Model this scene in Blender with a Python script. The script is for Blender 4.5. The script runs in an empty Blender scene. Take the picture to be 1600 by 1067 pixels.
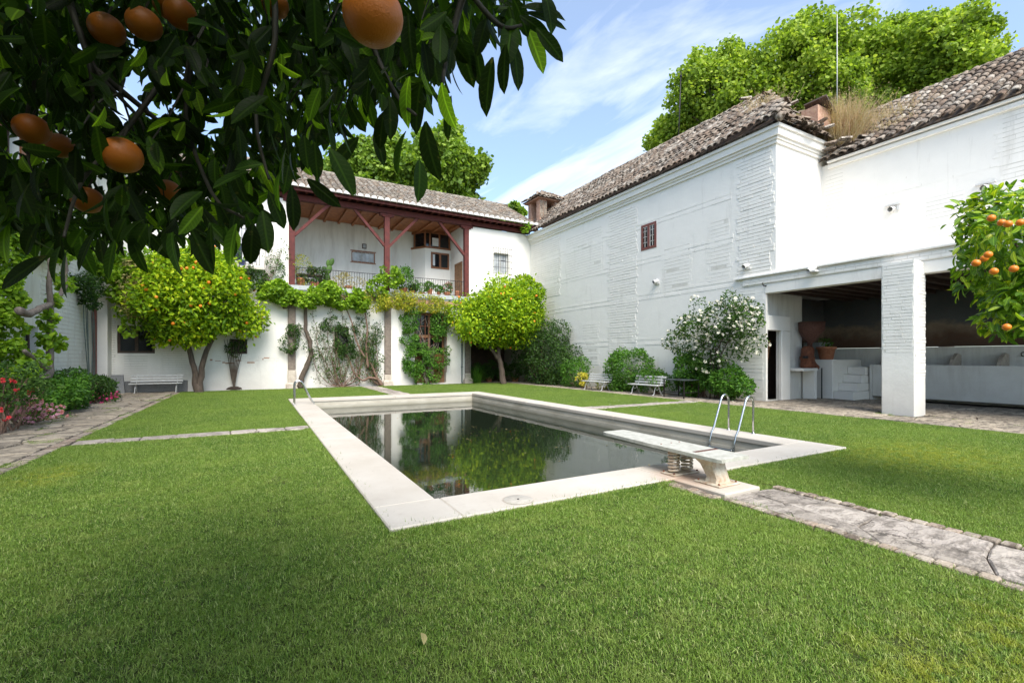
import bpy, math, random
import numpy as np
from mathutils import Vector, Matrix, noise
random.seed(7); rng = np.random.default_rng(11)
scn = bpy.context.scene
col = scn.collection
PI = math.pi

# ------------------------------------------------------------------ camera, sky, sun, exposure
YAW = math.radians(29.0); FPX = 721.0; HOR = 559.0; EYE = 1.6
FX, FY = math.sin(YAW), math.cos(YAW); RX, RY = math.cos(YAW), -math.sin(YAW)
cam_d = bpy.data.cameras.new('camera'); cam = bpy.data.objects.new('camera', cam_d); col.objects.link(cam)
cam.location = (0, 0, EYE); cam.rotation_euler = (PI/2, 0, -YAW)
cam_d.sensor_width = 36; cam_d.lens = 36*FPX/1600; cam_d.shift_y = (HOR-533.5)/1600
cam_d.clip_start = 0.05; cam_d.clip_end = 3000
scn.camera = cam
SUN_EL, SUN_AZ = math.radians(50), math.radians(190)      # azimuth clockwise from +Y
sd = bpy.data.lights.new('sun', 'SUN'); sd.energy = 3.0; sd.angle = math.radians(38); sd.color = (1, .945, .865)
so = bpy.data.objects.new('sun', sd); col.objects.link(so)
sdir = Vector((math.sin(SUN_AZ)*math.cos(SUN_EL), math.cos(SUN_AZ)*math.cos(SUN_EL), math.sin(SUN_EL)))
so.rotation_euler = sdir.to_track_quat('Z', 'Y').to_euler(); so.location = (0, 0, 30)
w = bpy.data.worlds.new('World'); scn.world = w; w.use_nodes = True
nt = w.node_tree; N = nt.nodes; L = nt.links
bg = N['Background']; bg.inputs[1].default_value = 0.135
sky = N.new('ShaderNodeTexSky'); sky.sky_type = 'NISHITA'; sky.sun_disc = False
sky.sun_elevation = SUN_EL; sky.sun_rotation = SUN_AZ; sky.dust_density = 1.2; sky.ozone_density = 1.5; sky.air_density = 1.0
tc = N.new('ShaderNodeTexCoord'); sx = N.new('ShaderNodeSeparateXYZ'); L.new(tc.outputs['Generated'], sx.inputs[0])
mz = N.new('ShaderNodeMath'); mz.operation = 'MAXIMUM'; mz.inputs[1].default_value = .06; L.new(sx.outputs[2], mz.inputs[0])
dx = N.new('ShaderNodeMath'); dx.operation = 'DIVIDE'; L.new(sx.outputs[0], dx.inputs[0]); L.new(mz.outputs[0], dx.inputs[1])
dy = N.new('ShaderNodeMath'); dy.operation = 'DIVIDE'; L.new(sx.outputs[1], dy.inputs[0]); L.new(mz.outputs[0], dy.inputs[1])
cx = N.new('ShaderNodeCombineXYZ'); L.new(dx.outputs[0], cx.inputs[0]); L.new(dy.outputs[0], cx.inputs[1])
mp = N.new('ShaderNodeMapping'); mp.inputs['Rotation'].default_value = (0, 0, .9); mp.inputs['Scale'].default_value = (1.6, .55, 1)
mp.inputs['Location'].default_value = (.75, .2, 0)
L.new(cx.outputs[0], mp.inputs[0])
cn = N.new('ShaderNodeTexNoise'); cn.inputs['Scale'].default_value = 1.1; cn.inputs['Detail'].default_value = 9
cn.inputs['Roughness'].default_value = .56; cn.inputs['Distortion'].default_value = 1.1; L.new(mp.outputs[0], cn.inputs[0])
cr = N.new('ShaderNodeMapRange'); cr.inputs[1].default_value = .50; cr.inputs[2].default_value = .86; cr.inputs[3].default_value = .10; cr.inputs[4].default_value = .72
L.new(cn.outputs[0], cr.inputs[0])
mx = N.new('ShaderNodeMix'); mx.data_type = 'RGBA'; L.new(cr.outputs[0], mx.inputs[0])
tint = N.new('ShaderNodeMix'); tint.data_type = 'RGBA'; tint.blend_type = 'MULTIPLY'; tint.inputs[0].default_value = 1
L.new(sky.outputs[0], tint.inputs[6]); tint.inputs[7].default_value = (.88, 1.02, 1.08, 1); L.new(tint.outputs[2], mx.inputs[6]); mx.inputs[7].default_value = (7.6, 7.5, 7.5, 1)
L.new(mx.outputs[2], bg.inputs[0])
scn.view_settings.view_transform = 'Standard'; scn.view_settings.look = 'None'; scn.view_settings.gamma = 1
scn.view_settings.use_curve_mapping = False; scn.view_settings.exposure = 1.10
scn.render.engine = 'CYCLES'; scn.cycles.use_denoising = True
scn.cycles.max_bounces = 8; scn.cycles.diffuse_bounces = 4; scn.cycles.transparent_max_bounces = 8
scn.cycles.sample_clamp_indirect = 8

# measuring helpers: photograph pixel -> place in the world
def rayt(u): return (u-800)/FPX
def gY(u, v, Y=27.2):
    t = rayt(u); z = Y/(FY+t*RY); return Vector((z*(FX+t*RX), Y, EYE+(HOR-v)/FPX*z))
def gX(u, v, X=16.5):
    t = rayt(u); z = X/(FX+t*RX); return Vector((X, z*(FY+t*RY), EYE+(HOR-v)/FPX*z))
def gZ(u, v, z):
    t = rayt(u); return Vector((z*(FX+t*RX), z*(FY+t*RY), EYE+(HOR-v)/FPX*z))

# ------------------------------------------------------------------ materials
def new_mat(name):
    m = bpy.data.materials.new(name); m.use_nodes = True
    nt = m.node_tree; return m, nt, nt.nodes, nt.links, nt.nodes['Principled BSDF']
def ramp(N, stops):
    r = N.new('ShaderNodeValToRGB'); e = r.color_ramp.elements
    while len(e) > 1: e.remove(e[-1])
    e[0].position = stops[0][0]; e[0].color = (*stops[0][1], 1)
    for p, c in stops[1:]:
        k = e.new(p); k.color = (*c, 1)
    return r
def noisen(N, L, vec, scale, detail=5, rough=.55, dist=0, mapscale=None):
    n = N.new('ShaderNodeTexNoise'); n.inputs['Scale'].default_value = scale; n.inputs['Detail'].default_value = detail
    n.inputs['Roughness'].default_value = rough; n.inputs['Distortion'].default_value = dist
    if mapscale:
        m = N.new('ShaderNodeMapping'); m.inputs['Scale'].default_value = mapscale; L.new(vec, m.inputs[0]); vec = m.outputs[0]
    L.new(vec, n.inputs[0]); return n
def mixc(N, L, fac, a, b, mode='MIX'):
    m = N.new('ShaderNodeMix'); m.data_type = 'RGBA'; m.blend_type = mode
    for s, v in ((0, fac), (6, a), (7, b)):
        if isinstance(v, bpy.types.NodeSocket): L.new(v, m.inputs[s])
        elif isinstance(v, tuple): m.inputs[s].default_value = (*v, 1)
        else: m.inputs[s].default_value = v
    return m.outputs[2]
def maprange(N, L, val, a, b, c=0, d=1):
    m = N.new('ShaderNodeMapRange'); L.new(val, m.inputs[0])
    for i, x in enumerate((a, b, c, d)): m.inputs[i+1].default_value = x
    return m.outputs[0]
def bump(N, L, P, height, strength=.4, dist=.02, prev=None):
    b = N.new('ShaderNodeBump'); b.inputs['Strength'].default_value = strength; b.inputs['Distance'].default_value = dist
    L.new(height, b.inputs['Height'])
    if prev: L.new(prev, b.inputs['Normal'])
    L.new(b.outputs[0], P.inputs['Normal']); return b.outputs[0]
def simple(name, c1, c2=None, scale=6, rough=.7, metal=0, bs=.25, bscale=40, bdist=.006, stretch=None):
    m, nt, N, L, P = new_mat(name)
    P.inputs['Roughness'].default_value = rough; P.inputs['Metallic'].default_value = metal
    g = N.new('ShaderNodeNewGeometry').outputs['Position']
    if c2:
        n = noisen(N, L, g, scale, 6, .6, .3, stretch)
        r = ramp(N, [(.3, c1), (.7, c2)]); L.new(n.outputs[0], r.inputs[0]); L.new(r.outputs[0], P.inputs['Base Color'])
    else: P.inputs['Base Color'].default_value = (*c1, 1)
    if bs: bump(N, L, P, noisen(N, L, g, bscale, 4, .6, 0, stretch).outputs[0], bs, bdist)
    return m

def wall_mat(name, base=(.83, .795, .735), dirt=(.46, .42, .36), lo=.57, hi=.76, low_dirt=.5, brick=0.0):
    m, nt, N, L, P = new_mat(name)
    P.inputs['Roughness'].default_value = .92; P.inputs['Specular IOR Level'].default_value = .2
    g = N.new('ShaderNodeNewGeometry').outputs['Position']
    c = mixc(N, L, maprange(N, L, noisen(N, L, g, 1.7, 7, .62).outputs[0], .35, .75, 0, .5), base, tuple(x*.9 for x in base))
    # vertical streaks of old rain dirt and spots where the lime has flaked
    st = maprange(N, L, noisen(N, L, g, 1.0, 6, .7, .2, (2.6, 2.6, .35)).outputs[0], lo, hi, 0, .38)
    c = mixc(N, L, st, c, dirt)
    fl = maprange(N, L, noisen(N, L, g, 5.0, 8, .7, 1.0).outputs[0], .685, .71, 0, .75)
    c = mixc(N, L, fl, c, (.52, .47, .40))
    # damp, grey foot of the wall
    z = N.new('ShaderNodeSeparateXYZ'); L.new(g, z.inputs[0])
    zz = N.new('ShaderNodeMath'); zz.operation = 'MULTIPLY_ADD'; L.new(noisen(N, L, g, 1.5, 6, .65).outputs[0], zz.inputs[0])
    zz.inputs[1].default_value = -2.0; L.new(z.outputs[2], zz.inputs[2])
    ft = maprange(N, L, zz.outputs[0], -.95, .45, low_dirt, 0)
    c = mixc(N, L, ft, c, (.46, .43, .38))
    if brick:
        bk = maprange(N, L, noisen(N, L, g, 2.2, 7, .68, .8, (1, 1, 2.2)).outputs[0], .70, .72, 0, brick)
        c = mixc(N, L, bk, c, (.36, .17, .11))
    L.new(c, P.inputs['Base Color'])
    n1 = bump(N, L, P, noisen(N, L, g, 2.8, 5, .6).outputs[0], .16, .06)
    n2 = bump(N, L, P, noisen(N, L, g, 16, 6, .65, .3).outputs[0], .28, .018, n1)
    return m

def leaf_mat(name, stops, rough=.42, trans=.35, tboost=1.9, spec=.5, pos_scale=.5, pos_amt=.25, veins=False):
    m, nt, N, L, P = new_mat(name)
    P.inputs['Roughness'].default_value = rough; P.inputs['Specular IOR Level'].default_value = spec
    a = N.new('ShaderNodeAttribute'); a.attribute_name = 'rnd'
    oi = N.new('ShaderNodeObjectInfo')
    s = N.new('ShaderNodeMath'); s.operation = 'ADD'; L.new(a.outputs['Fac'], s.inputs[0]); L.new(oi.outputs['Random'], s.inputs[1])
    f = N.new('ShaderNodeMath'); f.operation = 'FRACT'; L.new(s.outputs[0], f.inputs[0])
    g = N.new('ShaderNodeNewGeometry').outputs['Position']
    pn = maprange(N, L, noisen(N, L, g, pos_scale, 3, .6).outputs[0], .3, .7, -pos_amt, pos_amt)
    ad = N.new('ShaderNodeMath'); ad.operation = 'ADD'; ad.use_clamp = True; L.new(f.outputs[0], ad.inputs[0]); L.new(pn, ad.inputs[1])
    r = ramp(N, stops); L.new(ad.outputs[0], r.inputs[0]); L.new(r.outputs[0], P.inputs['Base Color'])
    lc = r.outputs[0]
    if veins:      # pale midrib and side veins, from coordinates stored on each leaf
        va = N.new('ShaderNodeAttribute'); va.attribute_name = 'leafco'; vs = N.new('ShaderNodeSeparateXYZ'); L.new(va.outputs['Vector'], vs.inputs[0])
        ab = N.new('ShaderNodeMath'); ab.operation = 'ABSOLUTE'; L.new(vs.outputs[0], ab.inputs[0])
        k1 = maprange(N, L, ab.outputs[0], .012, .03, 1, 0)
        ph = N.new('ShaderNodeMath'); ph.operation = 'MULTIPLY_ADD'; L.new(ab.outputs[0], ph.inputs[0]); ph.inputs[1].default_value = -.75; L.new(vs.outputs[1], ph.inputs[2])
        sn = N.new('ShaderNodeMath'); sn.operation = 'MULTIPLY'; L.new(ph.outputs[0], sn.inputs[0]); sn.inputs[1].default_value = 62
        si = N.new('ShaderNodeMath'); si.operation = 'SINE'; L.new(sn.outputs[0], si.inputs[0]); k2 = maprange(N, L, si.outputs[0], .72, 1, 0, .38)
        km = N.new('ShaderNodeMath'); km.operation = 'MAXIMUM'; L.new(k1, km.inputs[0]); L.new(k2, km.inputs[1])
        spk = maprange(N, L, noisen(N, L, g, 60, 4, .7).outputs[0], .62, .7, 0, .5)
        lc = mixc(N, L, spk, lc, (.05, .045, .015))
        lc = mixc(N, L, km.outputs[0], lc, mixc(N, L, 1.0, lc, (2.3, 2.1, 2.0), 'MULTIPLY')); L.new(lc, P.inputs['Base Color'])
        bump(N, L, P, km.outputs[0], .5, .002)
    t = N.new('ShaderNodeBsdfTranslucent')
    tb = mixc(N, L, 1.0, lc, (tboost, tboost*1.05, tboost*.5), 'MULTIPLY'); L.new(tb, t.inputs[0])
    ms = N.new('ShaderNodeMixShader'); ms.inputs[0].default_value = trans
    L.new(P.outputs[0], ms.inputs[1]); L.new(t.outputs[0], ms.inputs[2])
    L.new(ms.outputs[0], N['Material Output'].inputs[0]); return m

M = {}
M['wall'] = wall_mat('limewash')
M['wall_back'] = wall_mat('limewash_back', lo=.6, hi=.8, brick=.7)
M['wall_left'] = wall_mat('limewash_left', base=(.76, .75, .70), dirt=(.45, .38, .30), lo=.52, hi=.72, low_dirt=.55, brick=.6)
M['wall_in'] = wall_mat('old_inner_plaster', base=(.72, .71, .67), dirt=(.36, .32, .28), lo=.45, hi=.68, low_dirt=.6)
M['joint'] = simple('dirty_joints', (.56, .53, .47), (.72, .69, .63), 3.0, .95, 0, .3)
M['plain_white'] = wall_mat('smooth_white', lo=.60, hi=.80, low_dirt=.2)
M['stone_col'] = simple('granite_column', (.14, .11, .09), (.25, .20, .16), 7, .85, 0, .5, 60, .01)
M['stone_base'] = simple('pale_granite', (.38, .31, .25), (.55, .49, .41), 6, .85, 0, .5, 50, .01)
M['grey_slab'] = simple('grey_cement', (.30, .32, .33), (.46, .48, .48), 3, .8, 0, .3, 40, .006)
M['red_wood'] = simple('oxide_red_wood', (.065, .010, .008), (.125, .022, .016), 5, .75, 0, .35, 30, .008, (1, 1, 1))
M['brown_wood'] = simple('varnished_wood', (.16, .055, .018), (.32, .12, .045), 5, .5, 0, .3, 30, .006)
M['ceil_wood'] = simple('pine_rafters', (.20, .062, .018), (.38, .135, .042), 4, .6, 0, .3, 20, .008)
M['dark_wood'] = simple('weathered_dark_wood', (.045, .028, .02), (.10, .06, .042), 6, .65, 0, .4, 30, .01)
M['old_door'] = simple('worn_door_wood', (.16, .08, .035), (.33, .17, .08), 7, .7, 0, .4, 25, .01)
M['iron'] = simple('black_iron', (.02, .02, .022), (.05, .04, .038), 20, .5, .6, .2, 80, .003)
M['iron_rust'] = simple('rusted_iron', (.10, .035, .018), (.26, .09, .045), 9, .8, .2, .6, 40, .01)
M['steel'] = simple('stainless_tube', (.55, .55, .54), None, 5, .22, 1.0, .08, 60, .002)
M['white_paint'] = simple('white_bench_paint', (.56, .56, .54), (.44, .43, .41), 8, .5, 0, .15, 50, .003)
M['terracotta'] = simple('terracotta', (.34, .12, .055), (.50, .22, .12), 9, .8, 0, .3, 50, .004)
M['brick_old'] = simple('old_brick', (.34, .17, .11), (.52, .34, .24), 9, .9, 0, .6, 40, .012)
M['mortar'] = simple('tile_mortar_white', (.72, .71, .68), (.55, .53, .50), 9, .9, 0, .3, 40, .005)
M['bark'] = simple('bark', (.055, .04, .03), (.13, .095, .07), 8, .9, 0, .9, 25, .03, (2, 2, .5))
M['bark_grey'] = simple('grey_vine_bark', (.09, .07, .055), (.22, .18, .145), 8, .9, 0, .8, 30, .02, (2, 2, .6))
M['twig'] = simple('twig', (.10, .055, .035), (.22, .14, .10), 12, .85, 0, 0)
M['dark_twig'] = simple('citrus_twig', (.012, .012, .007), (.028, .022, .012), 12, .7, 0, 0)
M['soil'] = simple('dark_soil', (.045, .035, .025), (.10, .08, .055), 6, .95, 0, .6, 30, .03)
M['glass_dark'] = simple('dark_window_glass', (.012, .013, .015), None, 5, .08, 0, 0)
M['glass_sky'] = simple('pale_window_glass', (.30, .32, .34), (.55, .57, .58), 3, .1, 0, 0)
M['curtain'] = simple('white_curtain', (.6, .6, .6), (.7, .7, .72), 6, .9, 0, 0)
M['pipe_green'] = simple('grey_green_drain', (.10, .13, .12), (.16, .19, .18), 8, .5, .2, 0)
M['pipe_brown'] = simple('brown_post', (.14, .04, .03), (.22, .07, .05), 8, .6, 0, .2)
M['yel_board'] = simple('scuffed_fibre_board', (.50, .49, .43), (.33, .32, .27), 12, .65, 0, .25, 60, .003)
M['cream_steel'] = simple('cream_enamel_with_rust', (.62, .57, .46), (.36, .22, .13), 11, .5, .1, .2, 50, .003)
M['rust_strip'] = simple('rust_strip', (.09, .04, .03), (.17, .08, .06), 18, .8, .3, .2)
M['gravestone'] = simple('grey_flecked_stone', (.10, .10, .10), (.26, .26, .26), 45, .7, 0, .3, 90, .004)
M['table_top'] = simple('dark_metal_table', (.05, .06, .06), (.12, .14, .14), 14, .45, .5, .15)
M['blue_glaze'] = simple('blue_glazed_pot', (.03, .06, .25), (.10, .14, .40), 9, .25, 0, 0)
M['lid'] = simple('cement_lid', (.34, .31, .26), (.46, .42, .36), 22, .85, 0, .5, 70, .006)

# pool and its rim
m, nt_, N_, L_, P = new_mat('pool_rim_limestone'); M['coping'] = m
P.inputs['Roughness'].default_value = .82
g = N_.new('ShaderNodeNewGeometry').outputs['Position']
c = mixc(N_, L_, maprange(N_, L_, noisen(N_, L_, g, .9, 6, .6).outputs[0], .3, .7), (.43, .38, .315), (.52, .475, .41))
c = mixc(N_, L_, maprange(N_, L_, noisen(N_, L_, g, 6, 8, .72, .4).outputs[0], .56, .74, 0, .5), c, (.36, .30, .24))
c = mixc(N_, L_, maprange(N_, L_, noisen(N_, L_, g, 24, 6, .75, .2).outputs[0], .62, .7, 0, .4), c, (.30, .27, .24))
sv = N_.new('ShaderNodeVectorMath'); sv.operation = 'SUBTRACT'; L_.new(g, sv.inputs[0]); sv.inputs[1].default_value = (5.0, 4.2, 0)
sw = N_.new('ShaderNodeVectorMath'); sw.operation = 'DIVIDE'; L_.new(sv.outputs[0], sw.inputs[0]); sw.inputs[1].default_value = (.62, .75, 1)
sl_ = N_.new('ShaderNodeVectorMath'); sl_.operation = 'LENGTH'; L_.new(sw.outputs[0], sl_.inputs[0])
sa = N_.new('ShaderNodeMath'); sa.operation = 'MULTIPLY_ADD'; L_.new(noisen(N_, L_, g, 3.5, 6, .65).outputs[0], sa.inputs[0]); sa.inputs[1].default_value = .9; L_.new(sl_.outputs['Value'], sa.inputs[2])
c = mixc(N_, L_, maprange(N_, L_, sa.outputs[0], 1.35, .5, 0, .62), c, (.42, .22, .12))
L_.new(c, P.inputs['Base Color'])
b_ = bump(N_, L_, P, noisen(N_, L_, g, 4, 5).outputs[0], .2, .02); bump(N_, L_, P, noisen(N_, L_, g, 70, 5, .7).outputs[0], .35, .004, b_)
m, nt_, N_, L_, P = new_mat('pool_plaster'); M['pool_wall'] = m
P.inputs['Roughness'].default_value = .7
g = N_.new('ShaderNodeNewGeometry').outputs['Position']
c = mixc(N_, L_, maprange(N_, L_, noisen(N_, L_, g, 1.6, 7, .65, .3, (1, 1, 3)).outputs[0], .35, .7), (.46, .43, .36), (.33, .30, .235))
zs = N_.new('ShaderNodeSeparateXYZ'); L_.new(g, zs.inputs[0])
c = mixc(N_, L_, maprange(N_, L_, zs.outputs[2], -.22, -.34, 0, .6), c, (.15, .14, .09))
L_.new(c, P.inputs['Base Color']); bump(N_, L_, P, noisen(N_, L_, g, 12, 5).outputs[0], .3, .01)
m, nt_, N_, L_, P = new_mat('still_pool_water'); M['water'] = m
P.inputs['Base Color'].default_value = (.012, .018, .010, 1); P.inputs['Roughness'].default_value = .015; P.inputs['IOR'].default_value = 1.9
g = N_.new('ShaderNodeNewGeometry').outputs['Position']
b_ = bump(N_, L_, P, noisen(N_, L_, g, 1.3, 2, .5, .3).outputs[0], .10, .02)
bump(N_, L_, P, noisen(N_, L_, g, 9, 3, .55, .5).outputs[0], .04, .01, b_)

# stone, with colour that varies from piece to piece
def piece_mat(name, cols, rough=.9, bs=.7, bscale=9, vein=True):
    m, nt, N, L, P = new_mat(name); P.inputs['Roughness'].default_value = rough; P.inputs['Specular IOR Level'].default_value = .25
    a = N.new('ShaderNodeAttribute'); a.attribute_name = 'rnd'; oi = N.new('ShaderNodeObjectInfo')
    s = N.new('ShaderNodeMath'); s.operation = 'ADD'; L.new(a.outputs['Fac'], s.inputs[0]); L.new(oi.outputs['Random'], s.inputs[1])
    f = N.new('ShaderNodeMath'); f.operation = 'FRACT'; L.new(s.outputs[0], f.inputs[0])
    n = len(cols); r = ramp(N, [(i/max(1, n-1), c) for i, c in enumerate(cols)]); L.new(f.outputs[0], r.inputs[0])
    g = N.new('ShaderNodeNewGeometry').outputs['Position']
    c = mixc(N, L, maprange(N, L, noisen(N, L, g, 3.5, 8, .7, .6, (1, 2.2, 1)).outputs[0], .46, .58, 0, .85), r.outputs[0], tuple(x*.42 for x in cols[0]))
    c = mixc(N, L, maprange(N, L, noisen(N, L, g, 14, 8, .7).outputs[0], .52, .7, 0, .6), c, tuple(min(.7, x*1.5) for x in cols[-1]))
    vd = N.new('ShaderNodeVectorMath'); vd.operation = 'MULTIPLY_ADD'; L.new(noisen(N, L, g, 4, 5, .6).outputs['Color'], vd.inputs[0]); vd.inputs[1].default_value = (.5, .5, 0); L.new(g, vd.inputs[2])
    vo = N.new('ShaderNodeTexVoronoi'); vo.feature = 'DISTANCE_TO_EDGE'; vo.inputs['Scale'].default_value = 4.2; L.new(vd.outputs[0], vo.inputs[0])
    crk = maprange(N, L, vo.outputs['Distance'], 0, .045, .8, 0)
    cm = N.new('ShaderNodeMath'); cm.operation = 'MULTIPLY'; L.new(crk, cm.inputs[0]); L.new(maprange(N, L, noisen(N, L, g, 1.7, 3).outputs[0], .42, .6), cm.inputs[1])
    if vein: c = mixc(N, L, cm.outputs[0], c, (.05, .042, .034))
    L.new(c, P.inputs['Base Color'])
    if bs:
        b1 = bump(N, L, P, noisen(N, L, g, bscale, 8, .7, .7, (1, 2.4, 1)).outputs[0], bs, .03)
        bump(N, L, P, noisen(N, L, g, bscale*6, 5, .7).outputs[0], .4, .006, b1)
    return m
M['flag'] = piece_mat('worn_slate', [(.24, .20, .155), (.36, .30, .225), (.44, .37, .28), (.30, .255, .20)])
M['slab_path'] = piece_mat('pale_rubble_stone', [(.42, .36, .30), (.30, .26, .22), (.48, .42, .36), (.36, .31, .27)], .9, 1.0, 5)
M['edge_brick'] = piece_mat('edging_brick', [(.27, .20, .15), (.38, .31, .24), (.24, .20, .16), (.42, .36, .29)], .95, .5, 14)
M['tile_back'] = piece_mat('grey_lichen_tile', [(.20, .165, .135), (.30, .26, .21), (.24, .17, .12), (.38, .34, .29), (.21, .19, .17)], .95, .4, 12)
M['tile_right'] = piece_mat('brown_canal_tile', [(.19, .135, .10), (.38, .31, .24), (.26, .18, .13), (.55, .49, .41), (.15, .12, .10)], .95, .5, 12)

def mural_mat():
    m, nt, N, L, P = new_mat('dark_faded_mural'); P.inputs['Roughness'].default_value = .8
    g = N.new('ShaderNodeNewGeometry').outputs['Position']; z = N.new('ShaderNodeSeparateXYZ'); L.new(g, z.inputs[0])
    zn = N.new('ShaderNodeMath'); zn.operation = 'MULTIPLY_ADD'; L.new(noisen(N, L, g, .8, 6, .6).outputs[0], zn.inputs[0]); zn.inputs[1].default_value = 1.6; L.new(z.outputs[2], zn.inputs[2])
    r = ramp(N, [(0, (.05, .028, .018)), (.3, (.12, .065, .040)), (.45, (.26, .20, .15)), (.53, (.10, .11, .12)), (.8, (.06, .07, .075)), (1, (.05, .038, .030))])
    L.new(maprange(N, L, zn.outputs[0], 2.2, 5.2), r.inputs[0])
    c = mixc(N, L, maprange(N, L, noisen(N, L, g, 3, 7, .7, 1).outputs[0], .5, .75, 0, .6), r.outputs[0], (.10, .085, .07))
    L.new(c, P.inputs['Base Color']); return m
M['mural'] = mural_mat()

M['lf_orange'] = leaf_mat('sunlit_citrus_leaf', [(0, (.07, .15, .008)), (.3, (.17, .30, .012)), (.7, (.31, .45, .014)), (1, (.48, .56, .02))], .5, .35, 1.35, .2)
M['lf_orange_r'] = leaf_mat('near_citrus_leaf', [(0, (.045, .10, .010)), (.4, (.10, .20, .014)), (.75, (.20, .32, .02)), (1, (.42, .48, .03))], .38, .3, 1.6, .35, 2.5, .2, True)
M['lf_front'] = leaf_mat('shaded_citrus_leaf', [(0, (.005, .010, .002)), (.5, (.009, .020, .003)), (.88, (.018, .042, .005)), (.94, (.05, .10, .008)), (1, (.11, .19, .012))], .46, .42, 4.2, .12, 3, .1, True)  # canopy shade darkened into the leaf colour, top stops imitate lit leaves
M['lf_plane'] = leaf_mat('plane_tree_leaf', [(0, (.12, .19, .022)), (.5, (.24, .35, .035)), (1, (.42, .50, .08))], .55, .4, 1.5, .2, .35, .4)
M['lf_plane2'] = leaf_mat('distant_tree_leaf', [(0, (.09, .16, .02)), (.5, (.17, .27, .03)), (1, (.28, .38, .05))], .55, .35, 1.6, .3, .25, .25)
M['lf_vine'] = leaf_mat('vine_leaf', [(0, (.09, .18, .012)), (.5, (.19, .32, .018)), (1, (.32, .46, .03))], .5, .35, 1.7, .3, 1, .2)
M['lf_yellow'] = leaf_mat('yellow_flower_vine', [(0, (.14, .22, .015)), (.5, (.30, .34, .025)), (1, (.55, .46, .05))], .6, .35, 1.3, .3, 1, .25)
M['lf_dark'] = leaf_mat('dark_climber_leaf', [(0, (.018, .045, .010)), (.5, (.04, .09, .015)), (1, (.08, .16, .025))], .5, .3, 1.6, .3, 1, .2)
M['lf_bush'] = leaf_mat('bush_leaf', [(0, (.035, .10, .012)), (.5, (.07, .18, .018)), (1, (.14, .29, .03))], .5, .3, 1.6, .3, 1.2, .2)
M['lf_rose'] = leaf_mat('rose_leaf', [(0, (.03, .065, .018)), (.5, (.055, .115, .025)), (1, (.11, .19, .04))], .6, .3, 1.6, .12, 1.2, .2)
M['lf_dry'] = leaf_mat('dry_grass', [(0, (.36, .27, .15)), (.5, (.52, .43, .27)), (1, (.60, .40, .28))], .8, .35, 1.2, .2, 1.5, .3)
M['lf_tan'] = leaf_mat('tan_blossom', [(0, (.22, .22, .07)), (.5, (.42, .36, .14)), (1, (.55, .44, .22))], .7, .3, 1.1, .2, 1.5, .2)
M['dead_leaf'] = leaf_mat('dead_leaf', [(0, (.10, .08, .03)), (.5, (.20, .16, .07)), (1, (.30, .24, .10))], .8, .1, 1.0, .2, 1.5, .2)
def flat(name, c, rough=.6):
    return simple(name, c, tuple(x*.72 for x in c), 30, rough, 0, 0)
M['fl_white'] = flat('white_rose', (.80, .76, .62)); M['fl_pink'] = flat('pale_pink_petals', (.72, .36, .42))
M['fl_mag'] = flat('magenta_petals', (.68, .05, .22)); M['fl_red'] = flat('red_rose', (.62, .03, .04))
M['fl_salmon'] = flat('salmon_flowers', (.62, .22, .20)); M['fl_yel'] = flat('yellow_leaves', (.58, .50, .03))
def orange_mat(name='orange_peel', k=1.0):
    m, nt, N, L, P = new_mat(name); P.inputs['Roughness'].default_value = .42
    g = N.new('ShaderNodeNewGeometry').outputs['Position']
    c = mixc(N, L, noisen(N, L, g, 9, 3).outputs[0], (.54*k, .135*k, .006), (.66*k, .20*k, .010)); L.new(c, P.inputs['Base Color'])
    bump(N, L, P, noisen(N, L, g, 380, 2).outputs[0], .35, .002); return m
M['orange'] = orange_mat('orange_peel', .70); M['orange_lit'] = orange_mat('sunlit_orange_peel', 1.2)  # one peel twice: shade dimmed into the near fruit, sunlight brightened into the rest

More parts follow.
